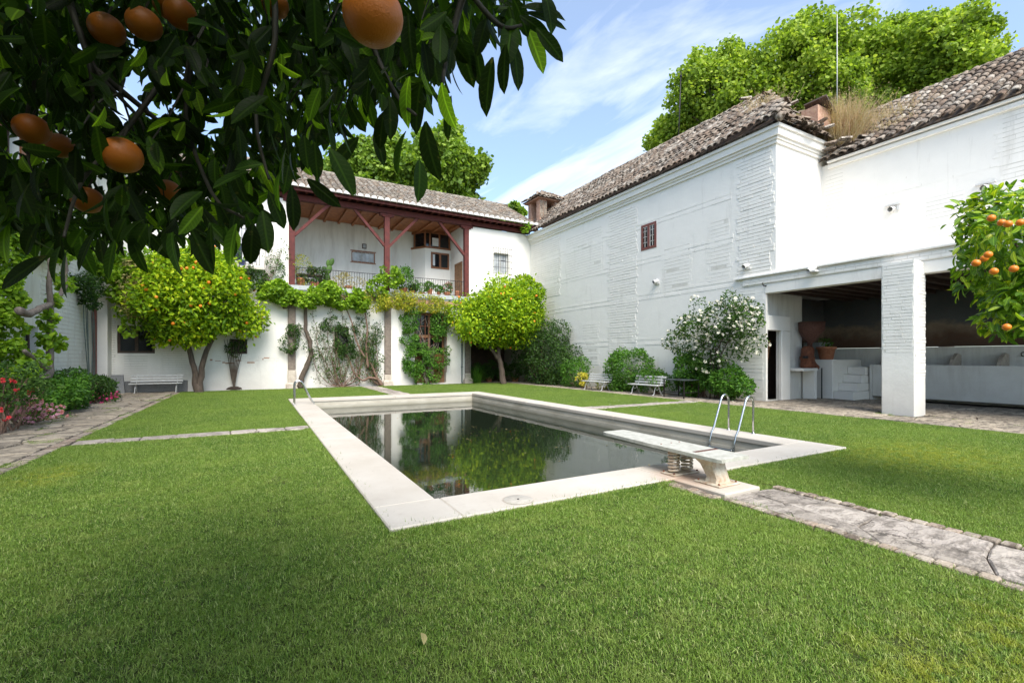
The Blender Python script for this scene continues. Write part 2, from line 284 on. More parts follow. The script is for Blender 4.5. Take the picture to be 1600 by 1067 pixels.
def grass_mat(name, base=False):
    m, nt, N, L, P = new_mat(name)
    P.inputs['Roughness'].default_value = .5 if not base else .95; P.inputs['Specular IOR Level'].default_value = .3 if not base else .1
    g = N.new('ShaderNodeNewGeometry').outputs['Position']
    if base:
        c = mixc(N, L, noisen(N, L, g, 30, 5, .7).outputs[0], (.035, .050, .014), (.075, .085, .028)); L.new(c, P.inputs['Base Color'])
        bump(N, L, P, noisen(N, L, g, 60, 5).outputs[0], .8, .03); return m
    a = N.new('ShaderNodeAttribute'); a.attribute_name = 'rnd'
    r = ramp(N, [(0, (.030, .070, .010)), (.3, (.074, .160, .015)), (.65, (.180, .300, .036)), (.87, (.35, .45, .11)), (1, (.50, .49, .24))]); L.new(a.outputs['Fac'], r.inputs[0])
    pn = maprange(N, L, noisen(N, L, g, .55, 6, .62).outputs[0], .38, .70, 0, .55)
    c = mixc(N, L, pn, r.outputs[0], (.25, .345, .055))
    pn2 = maprange(N, L, noisen(N, L, g, 3.2, 4, .6).outputs[0], .50, .72, 0, .45)
    c = mixc(N, L, pn2, c, (.34, .39, .10))
    # yellowed patches where the photo has them: near right, and a band across the right-hand lawn
    tot = None
    for (px, py, rx, ry, s) in ((3.9, .45, .9, .8, .75), (9.6, 3.4, 2.0, 1.3, .55), (3.05, .95, .5, .5, .5), (-2.5, 8.6, .5, .8, .5)):
        v = N.new('ShaderNodeVectorMath'); v.operation = 'SUBTRACT'; L.new(g, v.inputs[0]); v.inputs[1].default_value = (px, py, 0)
        v2 = N.new('ShaderNodeVectorMath'); v2.operation = 'DIVIDE'; L.new(v.outputs[0], v2.inputs[0]); v2.inputs[1].default_value = (rx, ry, 1)
        ln = N.new('ShaderNodeVectorMath'); ln.operation = 'LENGTH'; L.new(v2.outputs[0], ln.inputs[0])
        k = maprange(N, L, ln.outputs['Value'], 1.25, .1, 0, s)
        if tot is None: tot = k
        else:
            ad = N.new('ShaderNodeMath'); ad.operation = 'MAXIMUM'; L.new(tot, ad.inputs[0]); L.new(k, ad.inputs[1]); tot = ad.outputs[0]
    mm = N.new('ShaderNodeMath'); mm.operation = 'MULTIPLY'; L.new(tot, mm.inputs[0])
    L.new(maprange(N, L, noisen(N, L, g, 7, 5, .7).outputs[0], .42, .58), mm.inputs[1])
    c = mixc(N, L, mm.outputs[0], c, (.46, .42, .03))
    L.new(c, P.inputs['Base Color'])
    t = N.new('ShaderNodeBsdfTranslucent'); L.new(mixc(N, L, 1.0, c, (1.3, 1.35, .7), 'MULTIPLY'), t.inputs[0])
    ms = N.new('ShaderNodeMixShader'); ms.inputs[0].default_value = .3
    L.new(P.outputs[0], ms.inputs[1]); L.new(t.outputs[0], ms.inputs[2]); L.new(ms.outputs[0], N['Material Output'].inputs[0]); return m
M['grass'] = grass_mat('lawn_blades'); M['turf'] = grass_mat('turf_soil', True)

# ------------------------------------------------------------------ object helpers
OFF = {}
def off(p):
    return OFF.get(p.name, Vector((0, 0, 0))) if p else Vector((0, 0, 0))
def tag(o, label=None, cat=None, group=None, kind=None):
    if label: o['label'] = label
    if cat: o['category'] = cat
    if group: o['group'] = group
    if kind: o['kind'] = kind
    return o
def thing(name, loc, label, cat, group=None):
    o = bpy.data.objects.new(name, None); col.objects.link(o); o.location = loc; o.empty_display_size = .2
    OFF[o.name] = Vector(loc); return tag(o, label, cat, group)
def link(name, me, parent=None, mats=None):
    o = bpy.data.objects.new(name, me); col.objects.link(o)
    for m in (mats if isinstance(mats, (list, tuple)) else [mats] if mats else []): me.materials.append(m)
    if parent:
        o.parent = parent; OFF[o.name] = off(parent)
        me.transform(Matrix.Translation(-off(parent)))
    return o
class MB:
    def __init__(s): s.v = []; s.f = []; s.mi = []; s.sm = []; s.cur = 0
    def add(s, vs, fs, smooth=False):
        n = len(s.v); s.v += [tuple(p) for p in vs]; s.f += [tuple(i+n for i in f) for f in fs]
        s.mi += [s.cur]*len(fs); s.sm += [smooth]*len(fs); return s
    def box(s, x0, x1, y0, y1, z0, z1):
        x0, x1 = min(x0, x1), max(x0, x1); y0, y1 = min(y0, y1), max(y0, y1); z0, z1 = min(z0, z1), max(z0, z1)
        return s.add([(x0,y0,z0),(x1,y0,z0),(x1,y1,z0),(x0,y1,z0),(x0,y0,z1),(x1,y0,z1),(x1,y1,z1),(x0,y1,z1)],
                     [(3,2,1,0),(4,5,6,7),(0,1,5,4),(1,2,6,5),(2,3,7,6),(3,0,4,7)])
    def cbox(s, x0, x1, y0, y1, z0, z1, c=.01):     # box with bevelled edges
        x0, x1 = min(x0, x1), max(x0, x1); y0, y1 = min(y0, y1), max(y0, y1); z0, z1 = min(z0, z1), max(z0, z1)
        P = []
        def ring(d, z): P.extend([(x0+d,y0+c,z),(x0+c,y0+d,z),(x1-c,y0+d,z),(x1-d,y0+c,z),(x1-d,y1-c,z),(x1-c,y1-d,z),(x0+c,y1-d,z),(x0+d,y1-c,z)])
        ring(c, z0); ring(0, z0+c); ring(0, z1-c); ring(c, z1)
        F = [tuple(range(7, -1, -1)), tuple(range(24, 32))]
        for r in range(3):
            for i in range(8): j = (i+1) % 8; F.append((r*8+i, r*8+j, r*8+8+j, r*8+8+i))
        return s.add(P, F)
    def quad(s, a, b, c, d): return s.add([a, b, c, d], [(0, 1, 2, 3)])
    def prism(s, poly, z0, z1):
        n = len(poly)
        return s.add([(x, y, z0) for x, y in poly]+[(x, y, z1) for x, y in poly],
                     [tuple(range(n-1, -1, -1)), tuple(range(n, 2*n))]+[(i, (i+1) % n, n+(i+1) % n, n+i) for i in range(n)])
    def tube(s, pts, rad, n=8, caps=True):
        pts = [Vector(p) for p in pts]; k = len(pts)
        rad = rad if isinstance(rad, (list, tuple)) else [rad]*k
        V = []; up = None
        for i, p in enumerate(pts):
            d = (pts[min(i+1, k-1)]-pts[max(i-1, 0)]); d = d.normalized() if d.length > 1e-9 else Vector((0, 0, 1))
            if up is None: up = d.orthogonal().normalized()
            up = (up-d*up.dot(d)); up = up.normalized() if up.length > 1e-6 else d.orthogonal().normalized()
            sd_ = d.cross(up)
            for j in range(n):
                a = 2*PI*j/n; V.append(p+(up*math.cos(a)+sd_*math.sin(a))*rad[i])
        F = [(i*n+j, i*n+(j+1) % n, (i+1)*n+(j+1) % n, (i+1)*n+j) for i in range(k-1) for j in range(n)]
        if caps: F += [tuple(range(n-1, -1, -1)), tuple((k-1)*n+j for j in range(n))]
        return s.add(V, F, n > 5)
    def lathe(s, prof, c=(0, 0, 0), n=14, cap=True):
        V = [(c[0]+r*math.cos(2*PI*j/n), c[1]+r*math.sin(2*PI*j/n), c[2]+z) for r, z in prof for j in range(n)]
        F = [(i*n+j, i*n+(j+1) % n, (i+1)*n+(j+1) % n, (i+1)*n+j) for i in range(len(prof)-1) for j in range(n)]
        if cap: F += [tuple(range(n-1, -1, -1)), tuple((len(prof)-1)*n+j for j in range(n))]
        return s.add(V, F, True)
    def obox(s, c, ax, ay, az, hx, hy, hz):
        c, ax, ay, az = Vector(c), Vector(ax), Vector(ay), Vector(az); V = []
        for k in (-1, 1):
            for i, j in ((-1,-1),(1,-1),(1,1),(-1,1)): V.append(c+ax*hx*i+ay*hy*j+az*hz*k)
        return s.add(V, [(3,2,1,0),(4,5,6,7),(0,1,5,4),(1,2,6,5),(2,3,7,6),(3,0,4,7)])
    def beam(s, a, b, w, h):
        a, b = Vector(a), Vector(b); d = (b-a); l = d.length; d.normalize()
        side = d.cross(Vector((0, 0, 1))); side = side.normalized() if side.length > 1e-4 else Vector((1, 0, 0)); up = side.cross(d)
        return s.obox((a+b)/2, d, side, up, l/2, w/2, h/2)
    def mesh(s, name):
        me = bpy.data.meshes.new(name); me.from_pydata(s.v, [], s.f)
        me.polygons.foreach_set('material_index', s.mi); me.polygons.foreach_set('use_smooth', s.sm); me.update(); return me
    def build(s, name, mats, parent=None): return link(name, s.mesh(name), parent, mats)

def scatter_mesh(name, tv, tf, pos, rot, scale, rnd=None, smooth=False):
    tv = np.asarray(tv, float); tf = np.asarray(tf, int); pos = np.asarray(pos, float); n = len(pos)
    scale = np.asarray(scale, float)
    if scale.ndim == 0: scale = np.full((n, 3), float(scale))
    if scale.ndim == 1: scale = np.repeat(scale[:, None], 3, 1)
    V = tv[None]*scale[:, None, :]
    if rot is not None: V = np.einsum('nij,nkj->nki', rot, V)
    V = V+pos[:, None, :]
    k = len(tv); F = (tf[None]+(np.arange(n)*k)[:, None, None]).reshape(-1, tf.shape[1])
    me = bpy.data.meshes.new(name)
    me.vertices.add(n*k); me.vertices.foreach_set('co', V.astype(np.float32).ravel())
    me.loops.add(F.size); me.loops.foreach_set('vertex_index', F.astype(np.int32).ravel())
    me.polygons.add(len(F)); me.polygons.foreach_set('loop_start', np.arange(0, F.size, tf.shape[1], dtype=np.int32))
    me.polygons.foreach_set('loop_total', np.full(len(F), tf.shape[1], dtype=np.int32))
    me.polygons.foreach_set('use_smooth', np.full(len(F), smooth))
    me.update(calc_edges=True)
    if rnd is None: rnd = rng.random(n)
    at = me.attributes.new('rnd', 'FLOAT', 'POINT'); at.data.foreach_set('value', np.repeat(rnd, k).astype(np.float32))
    if k in (21, 24): leafco(me, np.tile(tv, (n, 1)))
    return me
def leafco(me, co):
    at = me.attributes.new('leafco', 'FLOAT_VECTOR', 'POINT'); at.data.foreach_set('vector', np.asarray(co, np.float32).ravel())
def frames(d, nrm):
    d = d/np.linalg.norm(d, axis=1, keepdims=True)
    z = nrm-d*(d*nrm).sum(1, keepdims=True); l = np.linalg.norm(z, axis=1, keepdims=True); z = z/np.maximum(l, 1e-6)
    x = np.cross(d, z); return np.stack([x, d, z], axis=2)
def unit(n):
    v = rng.normal(size=(n, 3)); return v/np.linalg.norm(v, axis=1, keepdims=True)
# leaf shapes, length 1 along +Y
LEAF2 = ([(0,0,0),(-.27,.45,.09),(0,1,-.06),(.27,.45,.09)], [(0,3,2),(0,2,1)])
LEAFV = ([(0,0,0),(-.5,.15,.08),(-.38,.75,.05),(0,1,-.1),(.38,.75,.05),(.5,.15,.08)], [(0,3,2,1),(0,5,4,3)])
def leaf_full(n=6, wid=.26, curl=.22, fold=.10):
    V = []; F = []
    for i in range(n+1):
        t = i/n; ww = wid*(math.sin(PI*min(1, t*.93+.02))**.75)*(1 if t < .97 else .12); z = -curl*t*t
        V += [(-ww, t, z+fold*ww/wid), (0, t, z), (ww, t, z+fold*ww/wid)]
    for i in range(n):
        a = i*3; F += [(a, a+1, a+4, a+3), (a+1, a+2, a+5, a+4)]
    return V, F
LEAFN = leaf_full(6, .20)
def sphere_t(nu=8, nv=6):
    V = [(math.sin(PI*i/nv)*math.cos(2*PI*j/nu), math.sin(PI*i/nv)*math.sin(2*PI*j/nu), math.cos(PI*i/nv)) for i in range(nv+1) for j in range(nu)]
    F = [(i*nu+j, (i+1)*nu+j, (i+1)*nu+(j+1) % nu, i*nu+(j+1) % nu) for i in range(nv) for j in range(nu)]
    return V, F
ORB = sphere_t(8, 6); ORB2 = sphere_t(24, 16)
def rosette(n=5):
    V = [(0, 0, .1)]; F = []
    for r, z, s in ((1, .25, 0), (.6, .6, .5)):
        for k in range(n):
            a = 2*PI*(k+s)/n; b = len(V)
            V += [(r*math.cos(a-.5)*.8, r*math.sin(a-.5)*.8, z), (r*math.cos(a), r*math.sin(a), z+.15), (r*math.cos(a+.5)*.8, r*math.sin(a+.5)*.8, z)]
            F.append((0, b, b+1, b+2))
    return V, F
ROSE = rosette()

def crown_points(n, c, rad, nl=26, lr=.36, inner=.12, flat_bottom=None, noise_amt=.0, seed=None):
    c = np.array(c, float); rad = np.array(rad, float)
    i = np.arange(nl)+.5; ph = np.arccos(1-2*i/nl); th = PI*(1+5**.5)*i+rng.random()*6
    ld = np.stack([np.cos(th)*np.sin(ph), np.sin(th)*np.sin(ph), np.cos(ph)], 1)+rng.normal(size=(nl, 3))*.15
    lc = c+ld*rad*rng.uniform(.50, .80, (nl, 1)); r = lr*rad.mean()*rng.uniform(.65, 1.35, nl)
    p = r**2/np.sum(r**2); k = rng.choice(nl, n, p=p)
    u = unit(n); out = ld[k]/np.linalg.norm(ld[k], axis=1, keepdims=True)
    neg = (u*out).sum(1) < -.35; u[neg] = -u[neg]
    rr = np.where(rng.random(n) < inner, rng.uniform(.1, .8, n), rng.uniform(.78, 1.10, n))
    rr = np.where(rng.random(n) < .05, rr*rng.uniform(1.1, 1.38, n), rr)
    P = lc[k]+u*(r[k]*rr)[:, None]*np.array([1, 1, .85])
    if flat_bottom is not None:
        low = P[:, 2] < flat_bottom; P[low, 2] = flat_bottom+rng.random(low.sum())*.25*rad[2]
    return P, u
def foliage(name, mat, parent, P, out, size, tmpl=LEAF2, droop=.35, jit=.7, upn=.5, kind=True):
    n = len(P); d = out*.55+rng.normal(size=(n, 3))*jit; d[:, 2] -= droop
    nr = out*.6+rng.normal(size=(n, 3))*.45; nr[:, 2] += upn
    s = size*rng.uniform(.65, 1.3, n)
    me = scatter_mesh(name, tmpl[0], tmpl[1], P, frames(d, nr), s)
    o = link(name, me, parent, mat)
    if kind: o['kind'] = 'stuff'
    return o
def wob(p, a): return Vector(p)+Vector((random.uniform(-a, a), random.uniform(-a, a), random.uniform(-a, a)))
def branch(mb, a, b, r0, r1, n=6, w=.08, sides=7, sag=0):
    a, b = Vector(a), Vector(b); l = (b-a).length; P = []; R = []
    for i in range(n+1):
        t = i/n; p = a.lerp(b, t); q = 0 if i in (0, n) else 1
        P.append(wob(p, w*l*q*.5)+Vector((0, 0, -sag*math.sin(PI*t)))); R.append(r0+(r1-r0)*t)
    mb.tube(P, R, sides); return P
def smooth_path(pts, n=4):
    out = []; P = [Vector(p) for p in pts]
    for i in range(len(P)-1):
        a, b, c, d = P[max(0, i-1)], P[i], P[i+1], P[min(len(P)-1, i+2)]
        for k in range(n):
            t = k/n; out.append(.5*((2*b)+(c-a)*t+(2*a-5*b+4*c-d)*t*t+(3*b-3*c+d-a)*t**3))
    out.append(P[-1]); return out
def radii(r0, r1, k): return [r0+(r1-r0)*i/(k-1) for i in range(k)]

# wall slab with openings. axis 'X': face at X=plane, thickness t in +X ; axis 'Y' likewise
def wall_holes(mb, axis, plane, t, a0, a1, z0, z1, holes=()):
    As = sorted({a0, a1, *[h[0] for h in holes], *[h[1] for h in holes]}); As = [a for a in As if a0 <= a <= a1]
    for i in range(len(As)-1):
        l, r = As[i], As[i+1]; mid = (l+r)/2
        hs = sorted((h[2], h[3]) for h in holes if h[0] < mid < h[1]); z = z0
        spans = []
        for hz0, hz1 in hs:
            if hz0 > z: spans.append((z, hz0))
            z = max(z, hz1)
        if z < z1: spans.append((z, z1))
        for s0, s1 in spans:
            if axis == 'X': mb.box(plane, plane+t, l, r, s0, s1)
            else: mb.box(l, r, plane, plane+t, s0, s1)
def put(mb, axis, plane, d0, d1, a0, a1, z0, z1, c=0):
    args = (plane+d0, plane+d1, a0, a1, z0, z1) if axis == 'X' else (a0, a1, plane+d0, plane+d1, z0, z1)
    return mb.cbox(*args, c=c) if c else mb.box(*args)
def courses(parent, axis, plane, zones, ch=.13, bl=.30, proud=.016, mat=None, name='brick_courses', sgn=-1):
    """whitewashed brick courses standing a little proud of the wall"""
    P = []; S = []
    for (a0, a1, z0, z1) in zones:
        nz = max(1, int(round((z1-z0)/ch)))
        for r in range(nz):
            je = min(.22, (a1-a0)*.06 if a1-a0 < 1.2 else .22); e0, e1 = random.uniform(0, je), random.uniform(0, je); z = z0+(r+.5)*ch; a = a0-(r % 2)*bl*.5+random.uniform(-.02, .02)
            while a < a1:
                l = bl*random.uniform(.85, 1.15); s, e = max(a, a0+e0), min(a+l-.012, a1-e1)
                if e-s > .05:
                    pr = proud*random.uniform(.45, 1.2); hh = ch*random.uniform(.78, .86)
                    dz = .012*noise.noise(Vector((s*.5, z, 3)))
                    if axis == 'X': P.append((plane+sgn*pr/2, (s+e)/2, z+dz)); S.append((pr/2, (e-s)/2, hh/2))
                    else: P.append(((s+e)/2, plane+sgn*pr/2, z+dz)); S.append(((e-s)/2, pr/2, hh/2))
                a += l
    bx = [(-1,-1,-1),(1,-1,-1),(1,1,-1),(-1,1,-1),(-1,-1,1),(1,-1,1),(1,1,1),(-1,1,1)]
    fx = [(3,2,1,0),(4,5,6,7),(0,1,5,4),(1,2,6,5),(2,3,7,6),(3,0,4,7)]
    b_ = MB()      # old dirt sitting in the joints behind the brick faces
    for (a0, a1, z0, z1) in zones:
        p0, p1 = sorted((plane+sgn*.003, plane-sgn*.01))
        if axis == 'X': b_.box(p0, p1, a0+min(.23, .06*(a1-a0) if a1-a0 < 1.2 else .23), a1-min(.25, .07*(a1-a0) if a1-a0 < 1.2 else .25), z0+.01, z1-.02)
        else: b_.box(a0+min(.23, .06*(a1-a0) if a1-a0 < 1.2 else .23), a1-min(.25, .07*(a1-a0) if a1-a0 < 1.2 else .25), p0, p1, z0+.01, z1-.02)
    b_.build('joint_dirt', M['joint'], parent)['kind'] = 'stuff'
    o = link(name, scatter_mesh(name, bx, fx, P, None, S), parent, mat or M['wall']); o['kind'] = 'stuff'; return o

# canal tile roof: O eave corner, U along the eave, S up the slope
def tile_mesh(n=6):
    V = []; F = []
    L = .46
    for y, r in ((0, .118), (L, .088)):
        for i in range(n+1):
            a = PI*i/n; V.append((math.cos(a)*r, y, math.sin(a)*r*.92))
    for i in range(n+1):
        a = PI*i/n; V.append((math.cos(a)*.096, 0, math.sin(a)*.096*.9-.002))
    for i in range(n):
        F.append((i, i+n+1, i+n+2, i+1)); F.append((i, i+1, 2*(n+1)+i+1, 2*(n+1)+i))
    return V, F
TILE = tile_mesh()
tile_shared = {}
def tile_roof(parent, O, U, S, width, slope_len, mat, pitch=.30, expo=.36, sag=.05, rough=.02, keep=None, nobj=300, clip=None, base=True, wscale=1.0):
    O, U, S = Vector(O), Vector(U).normalized(), Vector(S).normalized(); Nn = U.cross(S).normalized()
    if Nn.z < 0: Nn = -Nn
    X = S.cross(Nn); nc = int(width/pitch); nr = int(slope_len/expo)
    items = []
    for i in range(nc):
        for j in range(nr):
            u = (i+.5)*pitch; s = j*expo
            if clip and not clip(u, s): continue
            p = O+U*(u+random.gauss(0, rough*.5))+S*(s+random.gauss(0, rough))
            p += Nn*(sag*noise.noise(p*.35)+random.gauss(0, rough*.25)+.02)
            rz = random.gauss(0, rough*1.6); rx = random.gauss(-.03, rough)
            m3 = Matrix((X, S, Nn)).transposed() @ Matrix.Rotation(rz, 3, 'Z') @ Matrix.Rotation(rx, 3, 'X') @ Matrix.Diagonal((pitch/.27*wscale, 1, 1))
            items.append((p, m3))
    eye = Vector((0, 0, EYE))
    def vis(p):
        z = p.x*FX+p.y*FY; xx = (p.x*RX+p.y*RY)
        return z > 0 and abs(xx/z) < 1.13
    order = sorted(range(len(items)), key=lambda k: ((items[k][0]-eye).length if vis(items[k][0]) else 999+(items[k][0]-eye).length))
    single = set(order[:nobj])
    if mat.name not in tile_shared:
        me = bpy.data.meshes.new('roof_tile'); me.from_pydata(TILE[0], [], TILE[1]); me.materials.append(mat)
        me.polygons.foreach_set('use_smooth', [True]*len(me.polygons)); tile_shared[mat.name] = me
    for k in single:
        p, m3 = items[k]; o = bpy.data.objects.new('roof_tile', tile_shared[mat.name]); col.objects.link(o)
        o.parent = parent; o.matrix_local = Matrix.Translation(p-off(parent)) @ m3.to_4x4()
    rest = [items[k] for k in range(len(items)) if k not in single]
    if rest:
        me = scatter_mesh('roof_tiles', TILE[0], TILE[1], [tuple(p) for p, _ in rest], np.array([[list(r) for r in m] for _, m in rest]), 1.0, smooth=True)
        o = link('roof_tiles', me, parent, mat); o['kind'] = 'stuff'
    return items

# ================================================================== GROUND
mb = MB()
def rect(x0, x1, y0, y1, z): mb.quad((x0,y0,z),(x1,y0,z),(x1,y1,z),(x0,y1,z))
PX0, PX1, PY0, PY1 = 1.08, 9.14, 4.27, 19.75           # outer rim of the pool
IX0, IX1, IY0, IY1 = 1.76, 8.46, 4.96, 18.95           # inner edge
rect(-160, PX0+.2, -160, 220, -.06); rect(PX1-.2, 220, -160, 220, -.06)
rect(PX0+.2, PX1-.2, -160, PY0+.2, -.06); rect(PX0+.2, PX1-.2, PY1-.2, 220, -.06)
tag(mb.build('ground', M['soil']), 'bare earth under the courtyard', None, None, 'structure')
LX0, LX1, LY1 = -3.05, 14.2, 26.65
CY0, CY1 = 11.38, 11.92                                  # cross paths
mb = MB()
lawn_rects = [(LX0, PX0, CY1, LY1), (PX0, 5.1, PY1, LY1), (6.05, LX1, PY1, LY1), (PX1, LX1, 12.05, PY1),
              (LX0, PX0, -3.5, CY0), (PX0, 4.62, -3.5, PY0), (5.75, PX1, -3.5, PY0), (PX1, LX1, -3.5, 11.40), (5.44, 5.72, 3.47, PY0)]
for r in lawn_rects: rect(*r, -.028)
tag(mb.build('lawn', M['turf']), 'close-cut lawn round the pool', None, None, 'structure')

# grass blades
tcol = bpy.data.collections.new('tufts')
def tuft(k):
    nb = 115; P = np.zeros((nb, 3)); a = rng.random(nb)*2*PI; r = .085*np.sqrt(rng.random(nb))
    P[:, 0] = r*np.cos(a); P[:, 1] = r*np.sin(a)
    V = [(-.5,0,0),(.5,0,0),(.42,.5,0),(-.42,.5,0),(0,1,0)]
    # bend: y up the blade, then arch over
    V = [(x, y, -.28*y*y) for x, y, _ in V]
    F = [(0,1,2),(0,2,3),(3,2,4)]
    th = rng.random(nb)*2*PI; lean = np.minimum(1.45, np.abs(rng.normal(.55, .5, nb)))
    d = np.stack([np.cos(th)*np.sin(lean), np.sin(th)*np.sin(lean), np.cos(lean)], 1)
    nr = -np.stack([np.cos(th), np.sin(th), np.zeros(nb)], 1)+rng.normal(size=(nb, 3))*.3
    ln = rng.uniform(.012, .033, nb)*np.where(rng.random(nb) < .04, 1.7, 1); wd = rng.uniform(.0022, .0038, nb)
    me = scatter_mesh('grass_tuft', V, F, P, frames(d, nr), np.stack([wd, ln, ln], 1))
    me.materials.append(M['grass']); o = bpy.data.objects.new('grass_tuft', me); tcol.objects.link(o)
for k in range(6): tuft(k)
pts = []
for (x0, x1, y0, y1) in lawn_rects:
    if y0 < -3: y0 = .2
    gx, gy = np.meshgrid(np.arange(x0+.03, x1-.02, .064), np.arange(y0+.03, y1-.02, .064))
    p = np.stack([gx.ravel(), gy.ravel()], 1)+rng.uniform(-.04, .04, (gx.size, 2)); pts.append(p)
pts = np.concatenate(pts)
zc = pts[:, 0]*FX+pts[:, 1]*FY; xc = pts[:, 0]*RX+pts[:, 1]*RY
keep = (zc > 1.4) & (np.abs(xc) < zc*1.2+1.0)
thin = np.array([noise.noise(Vector((x*2.1, y*2.1, 5))) for x, y in pts])
keep &= ~((thin < -.52) & (rng.random(len(pts)) < .5))
pts = pts[keep]
# stray tufts in the joints of the flagged path and along its edges
xs = []
for _ in range(2600):
    y = random.uniform(8, 25); x = random.choice([random.gauss(-3.15, .12), random.gauss(-3.7, .5), random.uniform(-5.2, -3.1)])
    if noise.noise(Vector((x*1.2, y*.8, 2))) > .12: xs.append((x, y))
for _ in range(160):
    y = random.uniform(1, 25); x = 14.25+random.gauss(0, .12)
    xs.append((x, y))
for _ in range(120):
    xs.append((random.choice([4.66, 5.70])+random.gauss(0, .05), random.uniform(.5, 3.4)))
for _ in range(60): xs.append((random.uniform(15.2, 16.3), random.uniform(3, 7)))
big = []       # longer, uncut blades leaning over the rim of the pool and the path edges
for _ in range(1500):
    k_ = random.random()
    if k_ < .38: big.append((random.uniform(PX0, 4.7), PY0-random.uniform(-.01, .05)))
    elif k_ < .5: big.append((random.uniform(5.5, PX1), PY0-random.uniform(-.01, .05)))
    elif k_ < .78: big.append((PX0-random.uniform(-.01, .05), random.uniform(PY0, 14)))
    elif k_ < .80: big.append((4.60-random.uniform(0, .05), random.uniform(.5, 3.45)))
    elif k_ < .82: big.append((5.77+random.uniform(0, .05), random.uniform(.5, 3.45)))
pts = np.concatenate([pts, np.array(xs), np.array(big)]); nbig = len(big)
gm = bpy.data.meshes.new('grass'); gm.vertices.add(len(pts))
gm.vertices.foreach_set('co', np.concatenate([pts, np.full((len(pts), 1), -.022)], 1).astype(np.float32).ravel())
sz_ = rng.uniform(.72, 1.3, len(pts)); sz_[-nbig:] *= rng.uniform(.9, 1.5, nbig)
gm.attributes.new('size', 'FLOAT', 'POINT').data.foreach_set('value', sz_.astype(np.float32))
go = bpy.data.objects.new('grass', gm); col.objects.link(go); gm.materials.append(M['grass'])
tag(go, 'short green mown grass growing on all the lawns', 'grass', None, 'stuff')
ng = bpy.data.node_groups.new('grass_scatter', 'GeometryNodeTree')
ng.interface.new_socket('Geometry', in_out='INPUT', socket_type='NodeSocketGeometry')
ng.interface.new_socket('Geometry', in_out='OUTPUT', socket_type='NodeSocketGeometry')
n_in = ng.nodes.new('NodeGroupInput'); n_out = ng.nodes.new('NodeGroupOutput')
n_ip = ng.nodes.new('GeometryNodeInstanceOnPoints'); n_ci = ng.nodes.new('GeometryNodeCollectionInfo')
n_ci.inputs['Collection'].default_value = tcol; n_ci.inputs['Separate Children'].default_value = True; n_ci.inputs['Reset Children'].default_value = True
n_ip.inputs['Pick Instance'].default_value = True
n_r = ng.nodes.new('FunctionNodeRandomValue'); n_r.data_type = 'FLOAT_VECTOR'; n_r.inputs[0].default_value = (-.12, -.12, 0); n_r.inputs[1].default_value = (.12, .12, 6.283)
n_s = ng.nodes.new('GeometryNodeInputNamedAttribute'); n_s.data_type = 'FLOAT'; n_s.inputs[0].default_value = 'size'
ng.links.new(n_in.outputs[0], n_ip.inputs['Points']); ng.links.new(n_ci.outputs[0], n_ip.inputs['Instance'])
ng.links.new(n_r.outputs[0], n_ip.inputs['Rotation']); ng.links.new(n_s.outputs[0], n_ip.inputs['Scale'])
ng.links.new(n_ip.outputs[0], n_out.inputs[0])
md = go.modifiers.new('scatter', 'NODES'); md.node_group = ng

# ------------------------------------------------------------------ paving built stone by stone
def lumpy(poly, amt):
    out = []; n = len(poly)
    for i in range(n):
        a = Vector(poly[i]); b = Vector(poly[(i+1) % n]); out.append(tuple(a))
        k = max(1, int((b-a).length/.22)); k = min(k, 2)
        for j in range(1, k+1):
            t = j/(k+1); p = a.lerp(b, t); out.append((p.x+random.uniform(-amt, amt), p.y+random.uniform(-amt, amt)))
    return out
def stone(parent, poly, ztop, mat, gap=.02, amt=.02, name='stone', tilt=.012, dep=.05):
    c = Vector((sum(p[0] for p in poly)/len(poly), sum(p[1] for p in poly)/len(poly)))
    size = max((Vector(p)-c).length for p in poly)
    f = max(.5, 1-gap/size); poly = [tuple(c+(Vector(p)-c)*f) for p in poly]
    o1 = lumpy(poly, amt); n = len(o1); ins = [tuple(c+(Vector(p)-c)*(1-.022/size)) for p in o1]
    tx, ty = random.gauss(0, tilt), random.gauss(0, tilt); dz = random.gauss(0, .005)
    def zt(p): return ztop+dz+(p[0]-c.x)*tx+(p[1]-c.y)*ty
    V = [(x, y, ztop-dep) for x, y in o1]+[(p[0], p[1], zt(p)-.012) for p in o1]+[(p[0], p[1], zt(p)) for p in ins]
    F = [tuple(range(2*n, 3*n))]+[(r*n+i, r*n+(i+1) % n, (r+1)*n+(i+1) % n, (r+1)*n+i) for r in (0, 1) for i in range(n)]
    b = MB(); b.add(V, F); return b.build(name, mat, parent)
